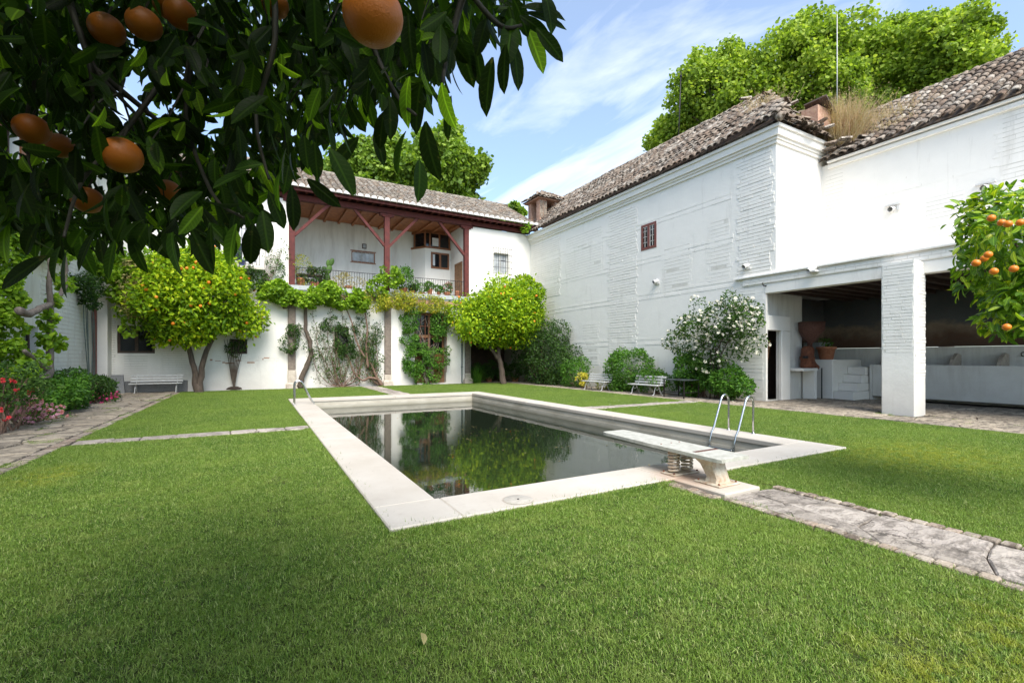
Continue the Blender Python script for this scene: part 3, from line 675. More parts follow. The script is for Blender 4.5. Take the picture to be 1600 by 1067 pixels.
def stone_field(parent, x0, x1, y0, y1, sx, sy, ztop, mat, jit=.3, gap=.02, rows_along='y', skip=None, amt=.02, merge=True):
    nx = max(1, round((x1-x0)/sx)); ny = max(1, round((y1-y0)/sy))
    J = {}
    def node(i, j):
        if (i, j) not in J:
            x = x0+(x1-x0)*i/nx; y = y0+(y1-y0)*j/ny
            if 0 < i < nx: x += random.uniform(-jit, jit)*sx
            elif jit > .1: x += random.uniform(-.03, .03)
            if 0 < j < ny: y += random.uniform(-jit, jit)*sy
            J[(i, j)] = (x, y)
        return J[(i, j)]
    done = set(); cnt = 0
    for j in range(ny):
        for i in range(nx):
            if (i, j) in done: continue
            di, dj = 1, 1
            r = random.random()
            if not merge: r = 1
            if jit > .1 and r < .22 and i+1 < nx and (i+1, j) not in done: di = 2
            elif jit > .1 and r < .38 and j+1 < ny and (i, j+1) not in done: dj = 2
            for a in range(di):
                for b in range(dj): done.add((i+a, j+b))
            poly = [node(i, j)]+([node(i+1, j)] if di == 2 else [])+[node(i+di, j)]+([node(i+di, j+1)] if dj == 2 else [])+[node(i+di, j+dj)]+([node(i+1, j+dj)] if di == 2 else [])+[node(i, j+dj)]+([node(i, j+1)] if dj == 2 else [])
            if skip and skip(sum(p[0] for p in poly)/len(poly), sum(p[1] for p in poly)/len(poly)): continue
            stone(parent, poly, ztop, mat, gap, amt); cnt += 1
    return cnt
def path_base(name, rects, label, z=-.034):
    global mb
    mb = MB()
    for r in rects: rect(*r, z)
    return tag(mb.build(name, M['soil']), label, None, None, 'structure')
def brick_row(parent, x0, x1, y0, y1, n, along, ztop=.004):
    """bricks laid side by side as edging"""
    for i in range(n):
        t0, t1 = i/n, (i+1)/n; j = random.uniform(-.012, .012); dz = random.gauss(0, .004)
        b = MB()
        if along == 'y': b.cbox(x0+j, x1+j, y0+(y1-y0)*t0+.006, y0+(y1-y0)*t1-.006, ztop-.05, ztop+dz, .01)
        else: b.cbox(x0+(x1-x0)*t0+.006, x0+(x1-x0)*t1-.006, y0+j, y1+j, ztop-.05, ztop+dz, .01)
        b.build('brick', M['edge_brick'], parent)

pl = path_base('flagstone_path', [(-6.2, LX0, -3.5, 27.2)], 'worn slate flagstone path along the left wall')
stone_field(pl, -6.1, -3.3, 4.5, 27.1, .58, .56, .0, M['flag'], .3, .022)
brick_row(pl, -3.27, -3.08, 5.0, 26.5, 62, 'y', -.004)
pr = path_base('stone_garden_path', [(4.62, 5.72, -3.5, 3.47)], 'pale rubble stone path edged with brick running to the diving board')
stone_field(pr, 4.76, 5.59, -.6, 3.44, .55, .70, .0, M['slab_path'], .34, .007, amt=.02, merge=False)
brick_row(pr, 4.64, 4.745, .2, 3.45, 26, 'y', .004); brick_row(pr, 5.60, 5.715, .2, 3.45, 26, 'y', .010)
brick_row(pr, 4.56, 4.72, 3.5, 4.22, 7, 'y', -.004)
pc = path_base('narrow_cross_path', [(LX0, PX0, CY0, CY1)], 'narrow pale stone path from the left flagstones to the pool')
stone_field(pc, LX0+.05, PX0-.03, CY0+.05, CY1-.05, .5, .45, .0, M['slab_path'], .12, .015)
pc2 = path_base('narrow_cross_path', [(PX1, LX1, 11.40, 12.05)], 'narrow stone path from the pool to the metal garden table')
stone_field(pc2, PX1+.03, LX1-.05, 11.45, 12.0, .5, .5, -.004, M['slab_path'], .12, .015)
pf = path_base('pool_end_path', [(5.1, 6.05, PY1, LY1)], 'short stone path from the far end of the pool to the house')
stone_field(pf, 5.13, 6.02, PY1+.05, LY1, .45, .5, .0, M['slab_path'], .2, .015)
pw = path_base('wall_paving', [(LX1, 24, -3.5, 27.2), (-3.05, LX1, LY1, 33)], 'worn paving between the lawn, the right-hand wall and the house')
stone_field(pw, LX1, 16.45, 1.5, 26.4, .75, .58, .0, M['flag'], .3, .02, skip=lambda x, y: x > 15.9 and 5.5 < y < 6.6)
stone_field(pw, 16.5, 20.8, 1.5, 10.4, .9, .8, .0, M['flag'], .3, .015)
stone_field(pw, 12.1, 16.4, 26.7, 30.8, .8, .7, .0, M['flag'], .25, .015)

# ================================================================== POOL
pool = thing('swimming_pool', (5.1, 12, 0), 'long rectangular swimming pool with a pale stone rim and dark water', 'pool')
def coping(x0, x1, y0, y1):
    b = MB(); b.cbox(x0, x1, y0, y1, -.075, .022, .012); b.build('coping_slab', M['coping'], pool)
# near side, left, right, far : long slabs with fine joints
coping(PX0, IX0+.05, PY0, IY0); coping(IX0+.053, 4.74, PY0, IY0); coping(4.744, PX1, PY0, IY0)
ys = [IY0+.003, 9.6, 14.2, IY1-.003]
for a, b in zip(ys[:-1], ys[1:]):
    coping(PX0, IX0, a, b-.003); coping(IX1, PX1, a, b-.003)
coping(PX0, 5.0, IY1, PY1); coping(5.003, PX1, IY1, PY1)
b = MB(); b.cbox(4.76, 5.42, 3.48, PY0-.003, -.07, .020, .012); tag(b.build('diving_base_slab', M['coping'], pool), None)
e = .03
for nm, z0, z1, d in (('upper_wall', -.20, -.078, e), ('lower_wall', -2.2, -.202, 0)):
    for r in ((IX0-.3, IX0-d, IY0-.3, IY1+.3), (IX1+d, IX1+.3, IY0-.3, IY1+.3), (IX0-d, IX1+d, IY0-.3, IY0-d), (IX0-d, IX1+d, IY1+d, IY1+.3)):
        b = MB(); b.box(*r, z0, z1); b.build(nm, M['pool_wall'], pool)
b = MB(); b.box(IX0-.3, IX1+.3, IY0-.3, IY1+.3, -2.3, -2.202); b.build('pool_floor', M['pool_wall'], pool)
mb = MB(); mb.quad((IX0, IY0, -.335), (IX1, IY0, -.335), (IX1, IY1, -.335), (IX0, IY1, -.335))
tag(mb.build('water', M['water']), 'still dark green water reflecting the house', None, None, 'structure')
# leaves floating on the water
P = []
for _ in range(230):
    x, y = random.gauss(5.2, 1.3), random.gauss(12.6, 2.6)
    if IX0+.1 < x < IX1-.1 and IY0+.1 < y < IY1-.1 and noise.noise(Vector((x*.9, y*.6, 8))) > -.15: P.append((x, y, -.331))
P = np.array(P); d = unit(len(P)); d[:, 2] = 0; nr = np.tile([0, 0, 1.], (len(P), 1))+rng.normal(size=(len(P), 3))*.05
me = scatter_mesh('floating_leaves', [(x*1.2, y, z*.25+.02) for x, y, z in LEAF2[0]], LEAF2[1], P, frames(d, nr), rng.uniform(.03, .075, len(P)))
tag(link('floating_leaves', me, None, M['dead_leaf']), 'small dead leaves scattered on the pool water', 'leaves', None, 'stuff')
# cement access lid in the rim
t = thing('access_lid', (2.55, 4.46, .022), 'round cement inspection lid set in the near pool rim', 'lid')
b = MB(); b.lathe([(.165, 0), (.165, .003), (.162, .005)], (2.55, 4.46, .023), 40); b.build('lid_plate', M['lid'], t)
b = MB()
for k in range(40):
    a0, a1 = 2*PI*k/40, 2*PI*(k+1)/40
    b.add([(2.55+r*math.cos(a), 4.46+r*math.sin(a), .0265) for r, a in ((.166, a0), (.176, a0), (.176, a1), (.166, a1))], [(0, 1, 2, 3)])
b.build('rim_ring', M['stone_base'], t)
b = MB(); b.lathe([(.014, 0), (.012, .006)], (2.55, 4.46, .029), 10); b.build('lifting_bolt', M['iron'], t)

# diving board
t = thing('diving_board', (5.09, 3.84, .02), 'worn white diving board on two coil springs and a slanted rusty pedestal', 'diving board')
b = MB(); prof = []
yy = [(3.60, .26), (3.66, .27), (4.8, .265), (5.72, .235), (5.80, .215)]
V = []; F = []
for y, hw in yy:
    zt = .385+(y-3.6)*.012; th = .05 if y > 3.62 else .045
    V += [(5.115-hw, y, zt-.006), (5.115-hw+.012, y, zt), (5.115+hw-.012, y, zt), (5.115+hw, y, zt-.006), (5.115+hw, y, zt-th), (5.115-hw, y, zt-th)]
for i in range(len(yy)-1):
    for j in range(6): F.append((i*6+j, i*6+(j+1) % 6, (i+1)*6+(j+1) % 6, (i+1)*6+j))
F += [tuple(range(5, -1, -1)), tuple((len(yy)-1)*6+j for j in range(6))]
b.add(V, F); b.build('board', M['yel_board'], t)
b = MB(); b.box(4.92, 5.36, 4.02, 4.075, .386, .3945); b.build('fixing_strip', M['rust_strip'], t)
for x in (4.94, 5.14, 5.30):
    b = MB(); b.lathe([(.014, 0), (.012, .005), (.005, .008)], (x, 4.62, .397), 8); b.build('bolt', M['iron_rust'], t)
for x in (4.965, 5.225):
    b = MB(); P = []
    for i in range(97):
        a = 2*PI*i/16; P.append((x+.068*math.cos(a), 4.42+.068*math.sin(a), .055+.275*i/96))
    b.tube(P, .0165, 7); b.build('spring', M['cream_steel'], t)
    b = MB(); b.lathe([(.085, 0), (.085, .02), (.05, .025)], (x, 4.42, .33), 16); b.build('spring_cup', M['cream_steel'], t)
b = MB(); b.cbox(4.84, 5.35, 4.30, 4.54, .023, .047, .008); b.build('spring_plate', M['cream_steel'], t)
for x, y in ((4.87, 4.33), (5.32, 4.33), (4.87, 4.51), (5.32, 4.51)):
    b = MB(); b.lathe([(.013, 0), (.013, .012), (.008, .018)], (x, y, .047), 6); b.build('bolt', M['iron_rust'], t)
b = MB()   # slanted pedestal, hollow-sided trapezoid
def pedring(z, y0, y1, hw, r=.02):
    return [(5.10-hw, y0+r, z), (5.10-hw+r, y0, z), (5.10+hw-r, y0, z), (5.10+hw, y0+r, z), (5.10+hw, y1-r, z), (5.10+hw-r, y1, z), (5.10-hw+r, y1, z), (5.10-hw, y1-r, z)]
V = []
for z, y0, y1, hw in ((.045, 3.74, 3.94, .135), (.10, 3.75, 3.93, .115), (.25, 3.81, 4.02, .125), (.325, 3.83, 4.10, .16)): V += pedring(z, y0, y1, hw)
F = [(r*8+i, r*8+(i+1) % 8, r*8+8+(i+1) % 8, r*8+8+i) for r in range(3) for i in range(8)]+[tuple(range(24, 32))]
b.add(V, F); b.build('pedestal', M['cream_steel'], t)
b = MB(); b.cbox(4.90, 5.30, 3.66, 4.04, .021, .046, .009); b.build('foot_plate', M['cream_steel'], t)
for x, y in ((4.94, 3.70), (5.26, 3.70), (4.94, 4.0), (5.26, 4.0)):
    b = MB(); b.lathe([(.013, 0), (.013, .012), (.008, .018)], (x, y, .046), 6); b.build('bolt', M['iron_rust'], t)

# ladders: hoops from the deck over the edge into the water
def ladder(x_deck, x_in, y0, y1, label, top=.80, r=.0215):
    t = thing('pool_ladder', (x_deck, (y0+y1)/2, 0), label, 'pool ladder', 'steel pool ladders')
    s = 1 if x_in > x_deck else -1
    for y in (y0, y1):
        pts = [(x_deck, y, .02), (x_deck, y, .35), (x_deck, y, top-.17)]
        for k in range(1, 9):
            a = PI*k/8*.86; pts.append((x_deck+s*.13*(1-math.cos(a)), y, top-.15+.15*math.sin(a)))
        pts += [(x_in-s*.10, y, .14), (x_in-s*.02, y, .02), (x_in+s*.035, y, -.12), (x_in+s*.05, y, -.25), (x_in+s*.05, y, -1.1)]
        b = MB(); b.tube(pts, r, 10); b.build('rail', M['steel'], t)
        b = MB(); b.lathe([(.045, 0), (.045, .008), (.026, .018)], (x_deck, y, .022), 14); b.build('floor_flange', M['steel'], t)
    for z in (-.27, -.52, -.80):
        b = MB(); b.cbox(x_in+s*.02, x_in+s*.11, y0+.015, y1-.015, z-.015, z+.015, .005); b.build('tread', M['steel'], t)
ladder(9.04, 8.46, 5.96, 6.53, 'twin steel hoop ladder on the right rim, behind the diving board')
ladder(1.13, 1.76, 17.0, 17.5, 'small steel hoop ladder at the far left corner of the pool', .82, .024)

# ================================================================== HOUSE AT THE BACK (faces -Y at Y = 27.2)
YB = 27.2
house = thing('back_house', (5, YB, 0), 'white two-storey house with a red timber balcony and grey tiled roof', 'house')
def bld(mb_, name, mat, parent): return mb_.build(name, mat, parent)
b = MB()
LOG = (1.66, 11.76, 5.45, 10.02)
holes = [(-5.56, -4.18, 1.81, 3.09), (-1.14, -.40, 1.80, 2.55), (3.81, 4.56, 1.82, 3.34), (8.37, 10.37, .05, 4.38), (12.05, 16.45, -.1, 4.0),
         LOG, (-1.27, .08, 6.45, 8.96), (13.72, 14.82, 7.2, 8.55)]
wall_holes(b, 'Y', YB, .55, -6.2, 16.5, -.1, 10.02, holes); bld(b, 'front_wall', M['wall_back'], house)
b = MB(); wall_holes(b, 'Y', 31, .4, -6.2, 20, -.1, 10.3, [(5.36, 6.85, 7.81, 8.48)]); bld(b, 'rear_wall', M['wall_in'], house)
b = MB()
for r_ in ((1.36, 1.655, YB+.56, 30.99, 5.46, 10.3), (11.765, 12.0, YB+.56, 30.99, 5.46, 10.3), (11.70, 12.04, YB+.56, 30.99, -.1, 4.0), (-6.4, -6.2, YB+.01, 31, -.1, 10.2)):
    b = MB(); b.box(*r_); bld(b, 'inner_wall', M['plain_white'], house)
b = MB(); b.box(-6.1, 11.6, YB+.56, 30.95, 4.4, 5.10); b.box(12.06, 16.4, YB+.3, 30.95, 4.0, 5.10); bld(b, 'upper_floor', M['plain_white'], house)
b = MB(); b.box(1.30, 12.05, YB-.20, YB+.555, 5.12, 5.447)
b.box(1.25, 12.1, YB-.26, YB-.19, 5.22, 5.455); b.box(1.66, 11.76, YB+.555, 30.99, 5.11, 5.447); bld(b, 'balcony_slab', M['grey_slab'], house)
b = MB(); b.box(1.35, 12.0, YB-.16, YB-.02, 4.86, 5.118); bld(b, 'brick_band', M['brick_old'], house)
# ground-floor rooms behind openings: dark linings
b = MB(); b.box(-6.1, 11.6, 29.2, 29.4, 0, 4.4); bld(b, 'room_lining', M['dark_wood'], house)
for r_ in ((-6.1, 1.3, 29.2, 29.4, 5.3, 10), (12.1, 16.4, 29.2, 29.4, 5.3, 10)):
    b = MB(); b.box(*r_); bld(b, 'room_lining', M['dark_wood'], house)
b = MB(); b.box(12.06, 16.3, 30.6, 30.7, -.1, 4.0); b.box(12.045, 12.10, YB+.56, 30.6, -.1, 4.0); b.box(12.06, 16.4, YB+.35, 30.9, 3.9, 3.99); bld(b, 'arcade_shade', M['dark_wood'], house)  # dark sheets imitate the shade inside the arcade
# stone columns
for x0, x1, zb in ((1.47, 1.84, 4.86), (6.54, 6.91, 4.86), (11.62, 11.98, 4.86)):
    c = (x0+x1)/2; bb = MB(); bb.cbox(x0, x1, YB-.16, YB-.003, .95 if c < 3 else .62, zb-.005, .03); o = bld(bb, 'column', M['stone_col'], house)
    bb = MB(); h0 = .95 if c < 3 else .62
    bb.cbox(x0-.01, x1+.01, YB-.18, YB-.003, .32, h0-.003, .02); bb.cbox(x0-.10, x1+.10, YB-.28, YB-.003, -.06, .22, .02)
    V = []; 
    for z, d in ((.222, .09), (.318, .015)):
        V += [(x0-d, YB-.18-d, z), (x1+d, YB-.18-d, z), (x1+d, YB-.004, z), (x0-d, YB-.004, z)]
    bb.add(V, [(0,1,5,4),(1,2,6,5),(2,3,7,6),(3,0,4,7),(4,5,6,7)])
    bb.build('column_base', M['stone_base'], o)
# drain pipe
b = MB(); b.tube([(11.42, YB-.05, 4.9), (11.42, YB-.05, .1), (11.42, YB-.12, .02)], .045, 8)
for z in (1, 2.4, 3.8): b.box(11.36, 11.48, YB-.10, YB-.001, z, z+.04)
bld(b, 'drain_pipe', M['pipe_green'], house)

# timber frame of the balcony
def redbeam(name, *bx, c=.012):
    q = MB(); q.cbox(*bx, c=c); return bld(q, name, M['red_wood'], house)
redbeam('lintel_beam', 1.2, 12.1, YB-.10, YB+.22, 10.03, 10.34)
redbeam('wall_plate', -6.2, 1.19, YB-.10, YB+.22, 10.12, 10.34); redbeam('wall_plate', 12.11, 16.45, YB-.10, YB+.22, 10.10, 10.34)
for x in (1.66, 6.71, 11.76):
    redbeam('post', x-.15, x+.15, YB-.06, YB+.22, 5.46, 9.82)
    redbeam('post_bracket', x-.42, x+.42, YB-.07, YB+.21, 9.90, 10.027); redbeam('post_bracket', x-.28, x+.28, YB-.065, YB+.205, 9.822, 9.898)
for x, s in ((1.66, 1), (6.71, -1), (6.71, 1), (11.76, -1)):
    q = MB(); q.beam((x+s*.13, YB+.07, 8.15), (x+s*1.85, YB+.07, 10.05), .15, .15); bld(q, 'brace', M['red_wood'], house)
redbeam('fascia', -6.2, 16.5, YB-.62, YB-.56, 10.36, 10.50)
q = MB(); q.box(-6.2, 16.5, YB-.62, YB+.6, 10.50, 10.525); bld(q, 'eave_boards', M['red_wood'], house)
x = -6.0
while x < 16.4:
    q = MB(); q.add([(x-.05, YB-.56, 10.42), (x+.05, YB-.56, 10.42), (x+.05, YB-.56, 10.50), (x-.05, YB-.56, 10.50), (x-.05, YB+.3, 10.345), (x+.05, YB+.3, 10.345), (x+.05, YB+.3, 10.50), (x-.05, YB+.3, 10.50)],
                    [(0,1,2,3),(0,4,5,1),(1,5,6,2),(3,7,4,0),(7,6,5,4)]); bld(q, 'rafter_tail', M['red_wood'], house); x += .44
# ceiling
for k in range(12):
    x = 2.05+k*.84; q = MB(); q.beam((x, YB+.25, 10.10), (x, 30.98, 10.17), .13, .17); bld(q, 'rafter', M['ceil_wood'], house)
for k in range(26):
    y = YB+.25+k*.144; q = MB(); q.box(1.66, 11.76, y, y+.135, 10.20+random.uniform(0, .008), 10.235); bld(q, 'ceiling_board', M['ceil_wood'], house)

# windows
def window(parent, axis, plane, a0, a1, z0, z1, depth=.18, frame=M['dark_wood'], fw=.07, cols=2, rows=1, glass=M['glass_dark'], name='window', mb_w=.04, label=None):
    d = depth; q = MB()
    put(q, axis, plane, d, d+.06, a0, a0+fw, z0, z1); put(q, axis, plane, d, d+.06, a1-fw, a1, z0, z1)
    put(q, axis, plane, d, d+.06, a0+fw, a1-fw, z0, z0+fw); put(q, axis, plane, d, d+.06, a0+fw, a1-fw, z1-fw, z1)
    for i in range(1, cols):
        a = a0+(a1-a0)*i/cols; put(q, axis, plane, d+.002, d+.058, a-fw*.6, a+fw*.6, z0+fw, z1-fw)
    for i in range(1, rows):
        z = z0+(z1-z0)*i/rows; put(q, axis, plane, d+.004, d+.05, a0+fw, a1-fw, z-mb_w/2, z+mb_w/2)
    f = q.build(name, frame, parent)
    if label: f['label'] = label
    for i in range(cols):
        g0 = a0+fw+(a1-a0-2*fw)*i/cols; g1 = a0+fw+(a1-a0-2*fw)*(i+1)/cols
        q = MB(); put(q, axis, plane, d+.03, d+.036, g0+.005, g1-.005, z0+fw, z1-fw); q.build('pane', glass, f)
    return f
def bars(parent, axis, plane, a0, a1, z0, z1, nv, nh, dout=-.12, r=.010, mat=None, name='bar'):
    mat = mat or M['iron']
    for i in range(nv):
        a = a0+(a1-a0)*i/(nv-1); q = MB()
        P = [(plane+dout, a, z0-.05), (plane+dout, a, z1+.05)] if axis == 'X' else [(a, plane+dout, z0-.05), (a, plane+dout, z1+.05)]
        q.tube(P, r, 5); q.build(name, mat, parent)
    for i in range(nh):
        z = z0+(z1-z0)*i/(nh-1); q = MB()
        if axis == 'X': P = [(plane+.05, a0, z), (plane+dout, a0, z), (plane+dout, a1, z), (plane+.05, a1, z)]
        else: P = [(a0, plane+.05, z), (a0, plane+dout, z), (a1, plane+dout, z), (a1, plane+.05, z)]
        q.tube(P, r*.9, 5); q.build(name, mat, parent)
window(house, 'Y', YB, -5.56, -4.18, 1.81, 3.09, .04, fw=.10)
window(house, 'Y', YB, -1.14, -.40, 1.80, 2.55, .12)
f = window(house, 'Y', YB, 3.81, 4.56, 1.82, 3.34, .2, M['iron'], .04, 1, 1); bars(f, 'Y', YB, 3.85, 4.52, 1.85, 3.3, 5, 3, -.06)
f = window(house, 'Y', YB, -1.27, .08, 6.45, 8.96, .22, M['curtain'], .10, 2, 1, M['glass_dark'], label='tall barred window with a white curtain above the left orange tree'); 
bars(f, 'Y', YB, -1.42, .16, 6.35, 9.25, 11, 6, -.34, .013)
q = MB(); q.box(-1.17, -.02, YB+.20, YB+.215, 7.45, 8.86); q.build('curtain', M['curtain'], f)
q = MB(); q.cbox(-1.55, .30, YB-.42, YB-.003, 6.08, 6.22, .02); q.build('sill', M['coping'], f)
f = window(house, 'Y', YB, 13.72, 14.82, 7.2, 8.55, .2, M['white_paint'], .08, 2, 1, M['glass_sky'], label='white window behind an iron grille right of the balcony')
bars(f, 'Y', YB, 13.62, 15.0, 7.15, 8.82, 9, 5, -.16, .012)
q = MB(); q.tube([(14.31, YB-.17, 7.75), (14.31, YB-.17, 8.2)], .02, 5); q.tube([(14.16, YB-.17, 8.02), (14.46, YB-.17, 8.02)], .02, 5); q.build('iron_cross', M['iron'], f)
f = window(house, 'Y', 31, 5.36, 6.85, 7.81, 8.48, .02, M['brown_wood'], .06, 1, 1, M['glass_sky'])
bars(f, 'Y', 31, 5.5, 6.75, 7.86, 8.43, 6, 2, -.03, .012, M['white_paint'])
q = MB(); q.box(5.3, 6.91, 30.975, 30.998, 7.74, 7.80); q.box(5.3, 6.91, 30.975, 30.998, 8.49, 8.55); q.build('surround', M['brown_wood'], f)
# framed tile picture on the balcony wall
t = thing('wall_picture', (6.16, 30.97, 8.85), 'small dark framed picture above the balcony window', 'picture')
b = MB(); b.cbox(6.02, 6.30, 30.94, 30.995, 8.70, 9.02, .01); b.build('frame', M['dark_wood'], t)
b = MB(); b.box(6.07, 6.25, 30.935, 30.9395, 8.75, 8.97); b.build('picture', M['grey_slab'], t)
# glazed bay room at the right end of the balcony
q = MB(); q.prism([(9.3, 30.99), (9.95, 30.02), (10.30, 29.98), (11.755, 29.98), (11.755, 30.99)], 5.449, 9.0); bay = bld(q, 'bay_wall', M['plain_white'], house)
q = MB(); q.prism([(9.25, 30.99), (9.9, 29.96), (11.757, 29.93), (11.757, 30.99)], 9.003, 9.12); q.prism([(9.3, 30.99), (9.95, 30.0), (11.757, 29.96), (11.757, 30.99)], 10.02, 10.18)
for x, y in ((9.95, 30.02), (10.28, 29.99), (11.68, 29.99), (10.95, 29.99), (9.45, 30.76)): q.box(x-.05, x+.05, y-.02, y+.08, 9.12, 10.02)
fr = bld(q, 'bay_window', M['brown_wood'], house)
q = MB(); q.box(10.0, 11.7, 30.03, 30.04, 9.12, 10.02); q.prism([(9.42, 30.85), (9.95, 30.06), (9.98, 30.10), (9.46, 30.9)], 9.12, 10.02); q.build('pane', M['glass_dark'], fr)
q = MB(); q.box(10.45, 10.9, 30.018, 30.026, 9.2, 9.75); q.build('curtain', M['curtain'], fr)
f = window(house, 'Y', 29.98, 10.34, 11.64, 7.66, 8.76, -.05, M['brown_wood'], .11, 2, 1)
q = MB(); q.box(10.47, 10.62, 29.952, 29.958, 7.85, 8.60); q.build('curtain', M['curtain'], f)
# door in the right side wall of the balcony
q = MB(); q.box(11.72, 11.764, 28.0, 29.0, 5.45, 7.75); dr = bld(q, 'balcony_door', M['old_door'], house)
for zz in (5.6, 6.35, 7.1):
    for yy in (28.1, 28.55):
        q = MB(); q.cbox(11.70, 11.722, yy, yy+.36, zz, zz+.58, .008); q.build('door_panel', M['old_door'], dr)
q = MB()
for y0, y1 in ((27.9, 28.0), (29.0, 29.1)): q.box(11.70, 11.764, y0, y1, 5.45, 7.88)
q.box(11.70, 11.764, 28.0, 29.0, 7.752, 7.88); q.build('door_frame', M['old_door'], dr)
# railing
rl = MB(); rl.box(1.80, 11.62, YB-.04, YB-.01, 6.42, 6.45); rl.box(1.80, 11.62, YB-.035, YB-.015, 5.52, 5.545); rl = bld(rl, 'railing', M['iron'], house)
x = 1.88
shared = None
while x < 11.6:
    if abs(x-6.71) > .17:
        if shared is None:
            q = MB(); q.tube([(0, 0, 0), (0, 0, .87)], .0105, 5); shared = q.mesh('baluster'); shared.materials.append(M['iron'])
        o = bpy.data.objects.new('baluster', shared); col.objects.link(o); o.parent = rl; o.location = Vector((x, YB-.025, 5.548))-off(rl)
    x += .142
# ground-floor barred window with wooden shutters, overgrown
f = window(house, 'Y', YB, 8.37, 10.37, .05, 4.38, .3, M['old_door'], .12, 2, 3, M['glass_dark'], 'garden_door', .14, label='wooden garden door behind a rusty iron grille')
bars(f, 'Y', YB, 8.42, 10.34, .75, 4.2, 8, 6, -.14, .016, M['iron_rust'])
q = MB(); q.box(8.49, 10.25, YB+.28, YB+.33, .1, 1.9); q.build('door_panel', M['old_door'], f)
for zz in (.4, .8, 1.2, 1.6):
    q = MB(); q.cbox(9.5, 10.2, YB+.25, YB+.279, zz, zz+.25, .01); q.cbox(8.6, 9.25, YB+.25, YB+.279, zz, zz+.25, .01); q.build('door_panel', M['brown_wood'], f)
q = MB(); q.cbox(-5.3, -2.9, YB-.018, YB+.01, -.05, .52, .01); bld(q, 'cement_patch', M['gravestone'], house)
# bared bricks on the left of the ground floor wall
for (u0, u1, v) in ((336, 345, 563), (347, 352, 566), (352, 366, 567), (368, 377, 563), (386, 398, 566), (400, 404, 562), (404, 412, 561), (412, 421, 559), (328, 332, 562)):
    a, c = gY(u0, v), gY(u1, v); q = MB(); q.cbox(a.x, c.x, YB-.012, YB+.02, a.z-.045, a.z+.03, .008); q.build('bare_brick', M['brick_old'], house)
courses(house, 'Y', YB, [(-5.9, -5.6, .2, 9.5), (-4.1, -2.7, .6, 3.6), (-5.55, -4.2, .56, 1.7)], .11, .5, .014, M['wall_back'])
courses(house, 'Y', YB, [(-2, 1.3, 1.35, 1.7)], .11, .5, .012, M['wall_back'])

# roof of the house
def sheet(parent, pts, mat=M['soil'], name='roof_deck'):
    q = MB(); q.add(pts, [tuple(range(len(pts)))]); return q.build(name, mat, parent)
ye, ze, yr, zr = YB-.72, 10.53, 31.6, 13.35
sheet(house, [(-6.6, ye, ze), (17.0, ye, ze), (17.0, yr, zr), (-6.6, yr, zr)], M['tile_back'])
sheet(house, [(-6.6, yr, zr), (17.0, yr, zr), (17.0, 36, 10.5), (-6.6, 36, 10.5)], M['tile_back'])
sl = math.hypot(yr-ye, zr-ze)
tile_roof(house, (-6.6, ye-.02, ze+.02), (1, 0, 0), (0, yr-ye, zr-ze), 23.6, sl+.1, M['tile_back'], .37, .36, .04, .016, wscale=.98)
# white mortar plugs closing the lowest tiles
for k in range(63):
    x = -6.6+(k+.5)*.37; q = MB(); n = 8
    V = [(x+.158*math.cos(PI*i/n), ye-.10, ze+.010+.170*math.sin(PI*i/n)) for i in range(n+1)]+[(x+.158*math.cos(PI*i/n), ye+.10, ze+.03+.170*math.sin(PI*i/n)) for i in range(n+1)]
    q.add(V, [tuple(range(n+1))]+[(i, i+1, n+2+i, n+1+i) for i in range(n)]+[(0, n, 2*n+1, n+1)]); q.build('eave_plug', M['mortar'], house)
q = MB(); k = 0
for i in range(52):
    x = -6.6+i*.455; q.tube([(x, yr, zr+.05), (x+.5, yr, zr+.09)], [.13, .11], 8)
o = bld(q, 'ridge_tiles', M['tile_back'], house); o['kind'] = 'stuff'

# ================================================================== WHITE BUILDING ON THE RIGHT (faces -X at X = 16.5)
XR, XS = 16.5, 19.5
barn = thing('long_white_building', (XR, 16, 0), 'tall white-washed brick building with a sagging brown tiled roof on the right', 'building')
b = MB(); wall_holes(b, 'X', XR, .6, 11.7, 27.195, -.1, 9.75, [(15.72, 16.70, 6.82, 8.05)]); b.box(XR, XR+.1, 10.4, 11.7, -.1, 4.66); b.box(XR, XR+.6, 10.0, 11.7, 4.66, 9.75)
b.box(XR, XR+.6, 27.76, 31, -.1, 9.75)
bld(b, 'side_wall', M['wall'], barn)
b = MB(); b.box(XR+.601, 24, 10.0, 10.3, 4.66, 9.75); bld(b, 'end_wall', M['plain_white'], barn)
yc = [gX(u, 400).y for u in (1150, 1120, 1060, 990, 940, 900, 830)]
zA = [(10.02, 11.6, 4.7, 9.35), (10.45, 11.5, .1, 4.6), (16.9, 19.2, .6, 9.2), (23.5, 27.0, 5.5, 9.2)]
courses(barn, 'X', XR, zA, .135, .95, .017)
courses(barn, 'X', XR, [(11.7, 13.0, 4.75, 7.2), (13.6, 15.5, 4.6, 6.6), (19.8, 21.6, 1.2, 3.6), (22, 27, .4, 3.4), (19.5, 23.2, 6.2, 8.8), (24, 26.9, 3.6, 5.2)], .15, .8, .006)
for z in (2.2, 2.45, 4.4, 4.62, 6.15, 6.35, 7.9, 8.1): courses(barn, 'X', XR, [(11.7, 27.1, z, z+.11)], .13, .9, .010)
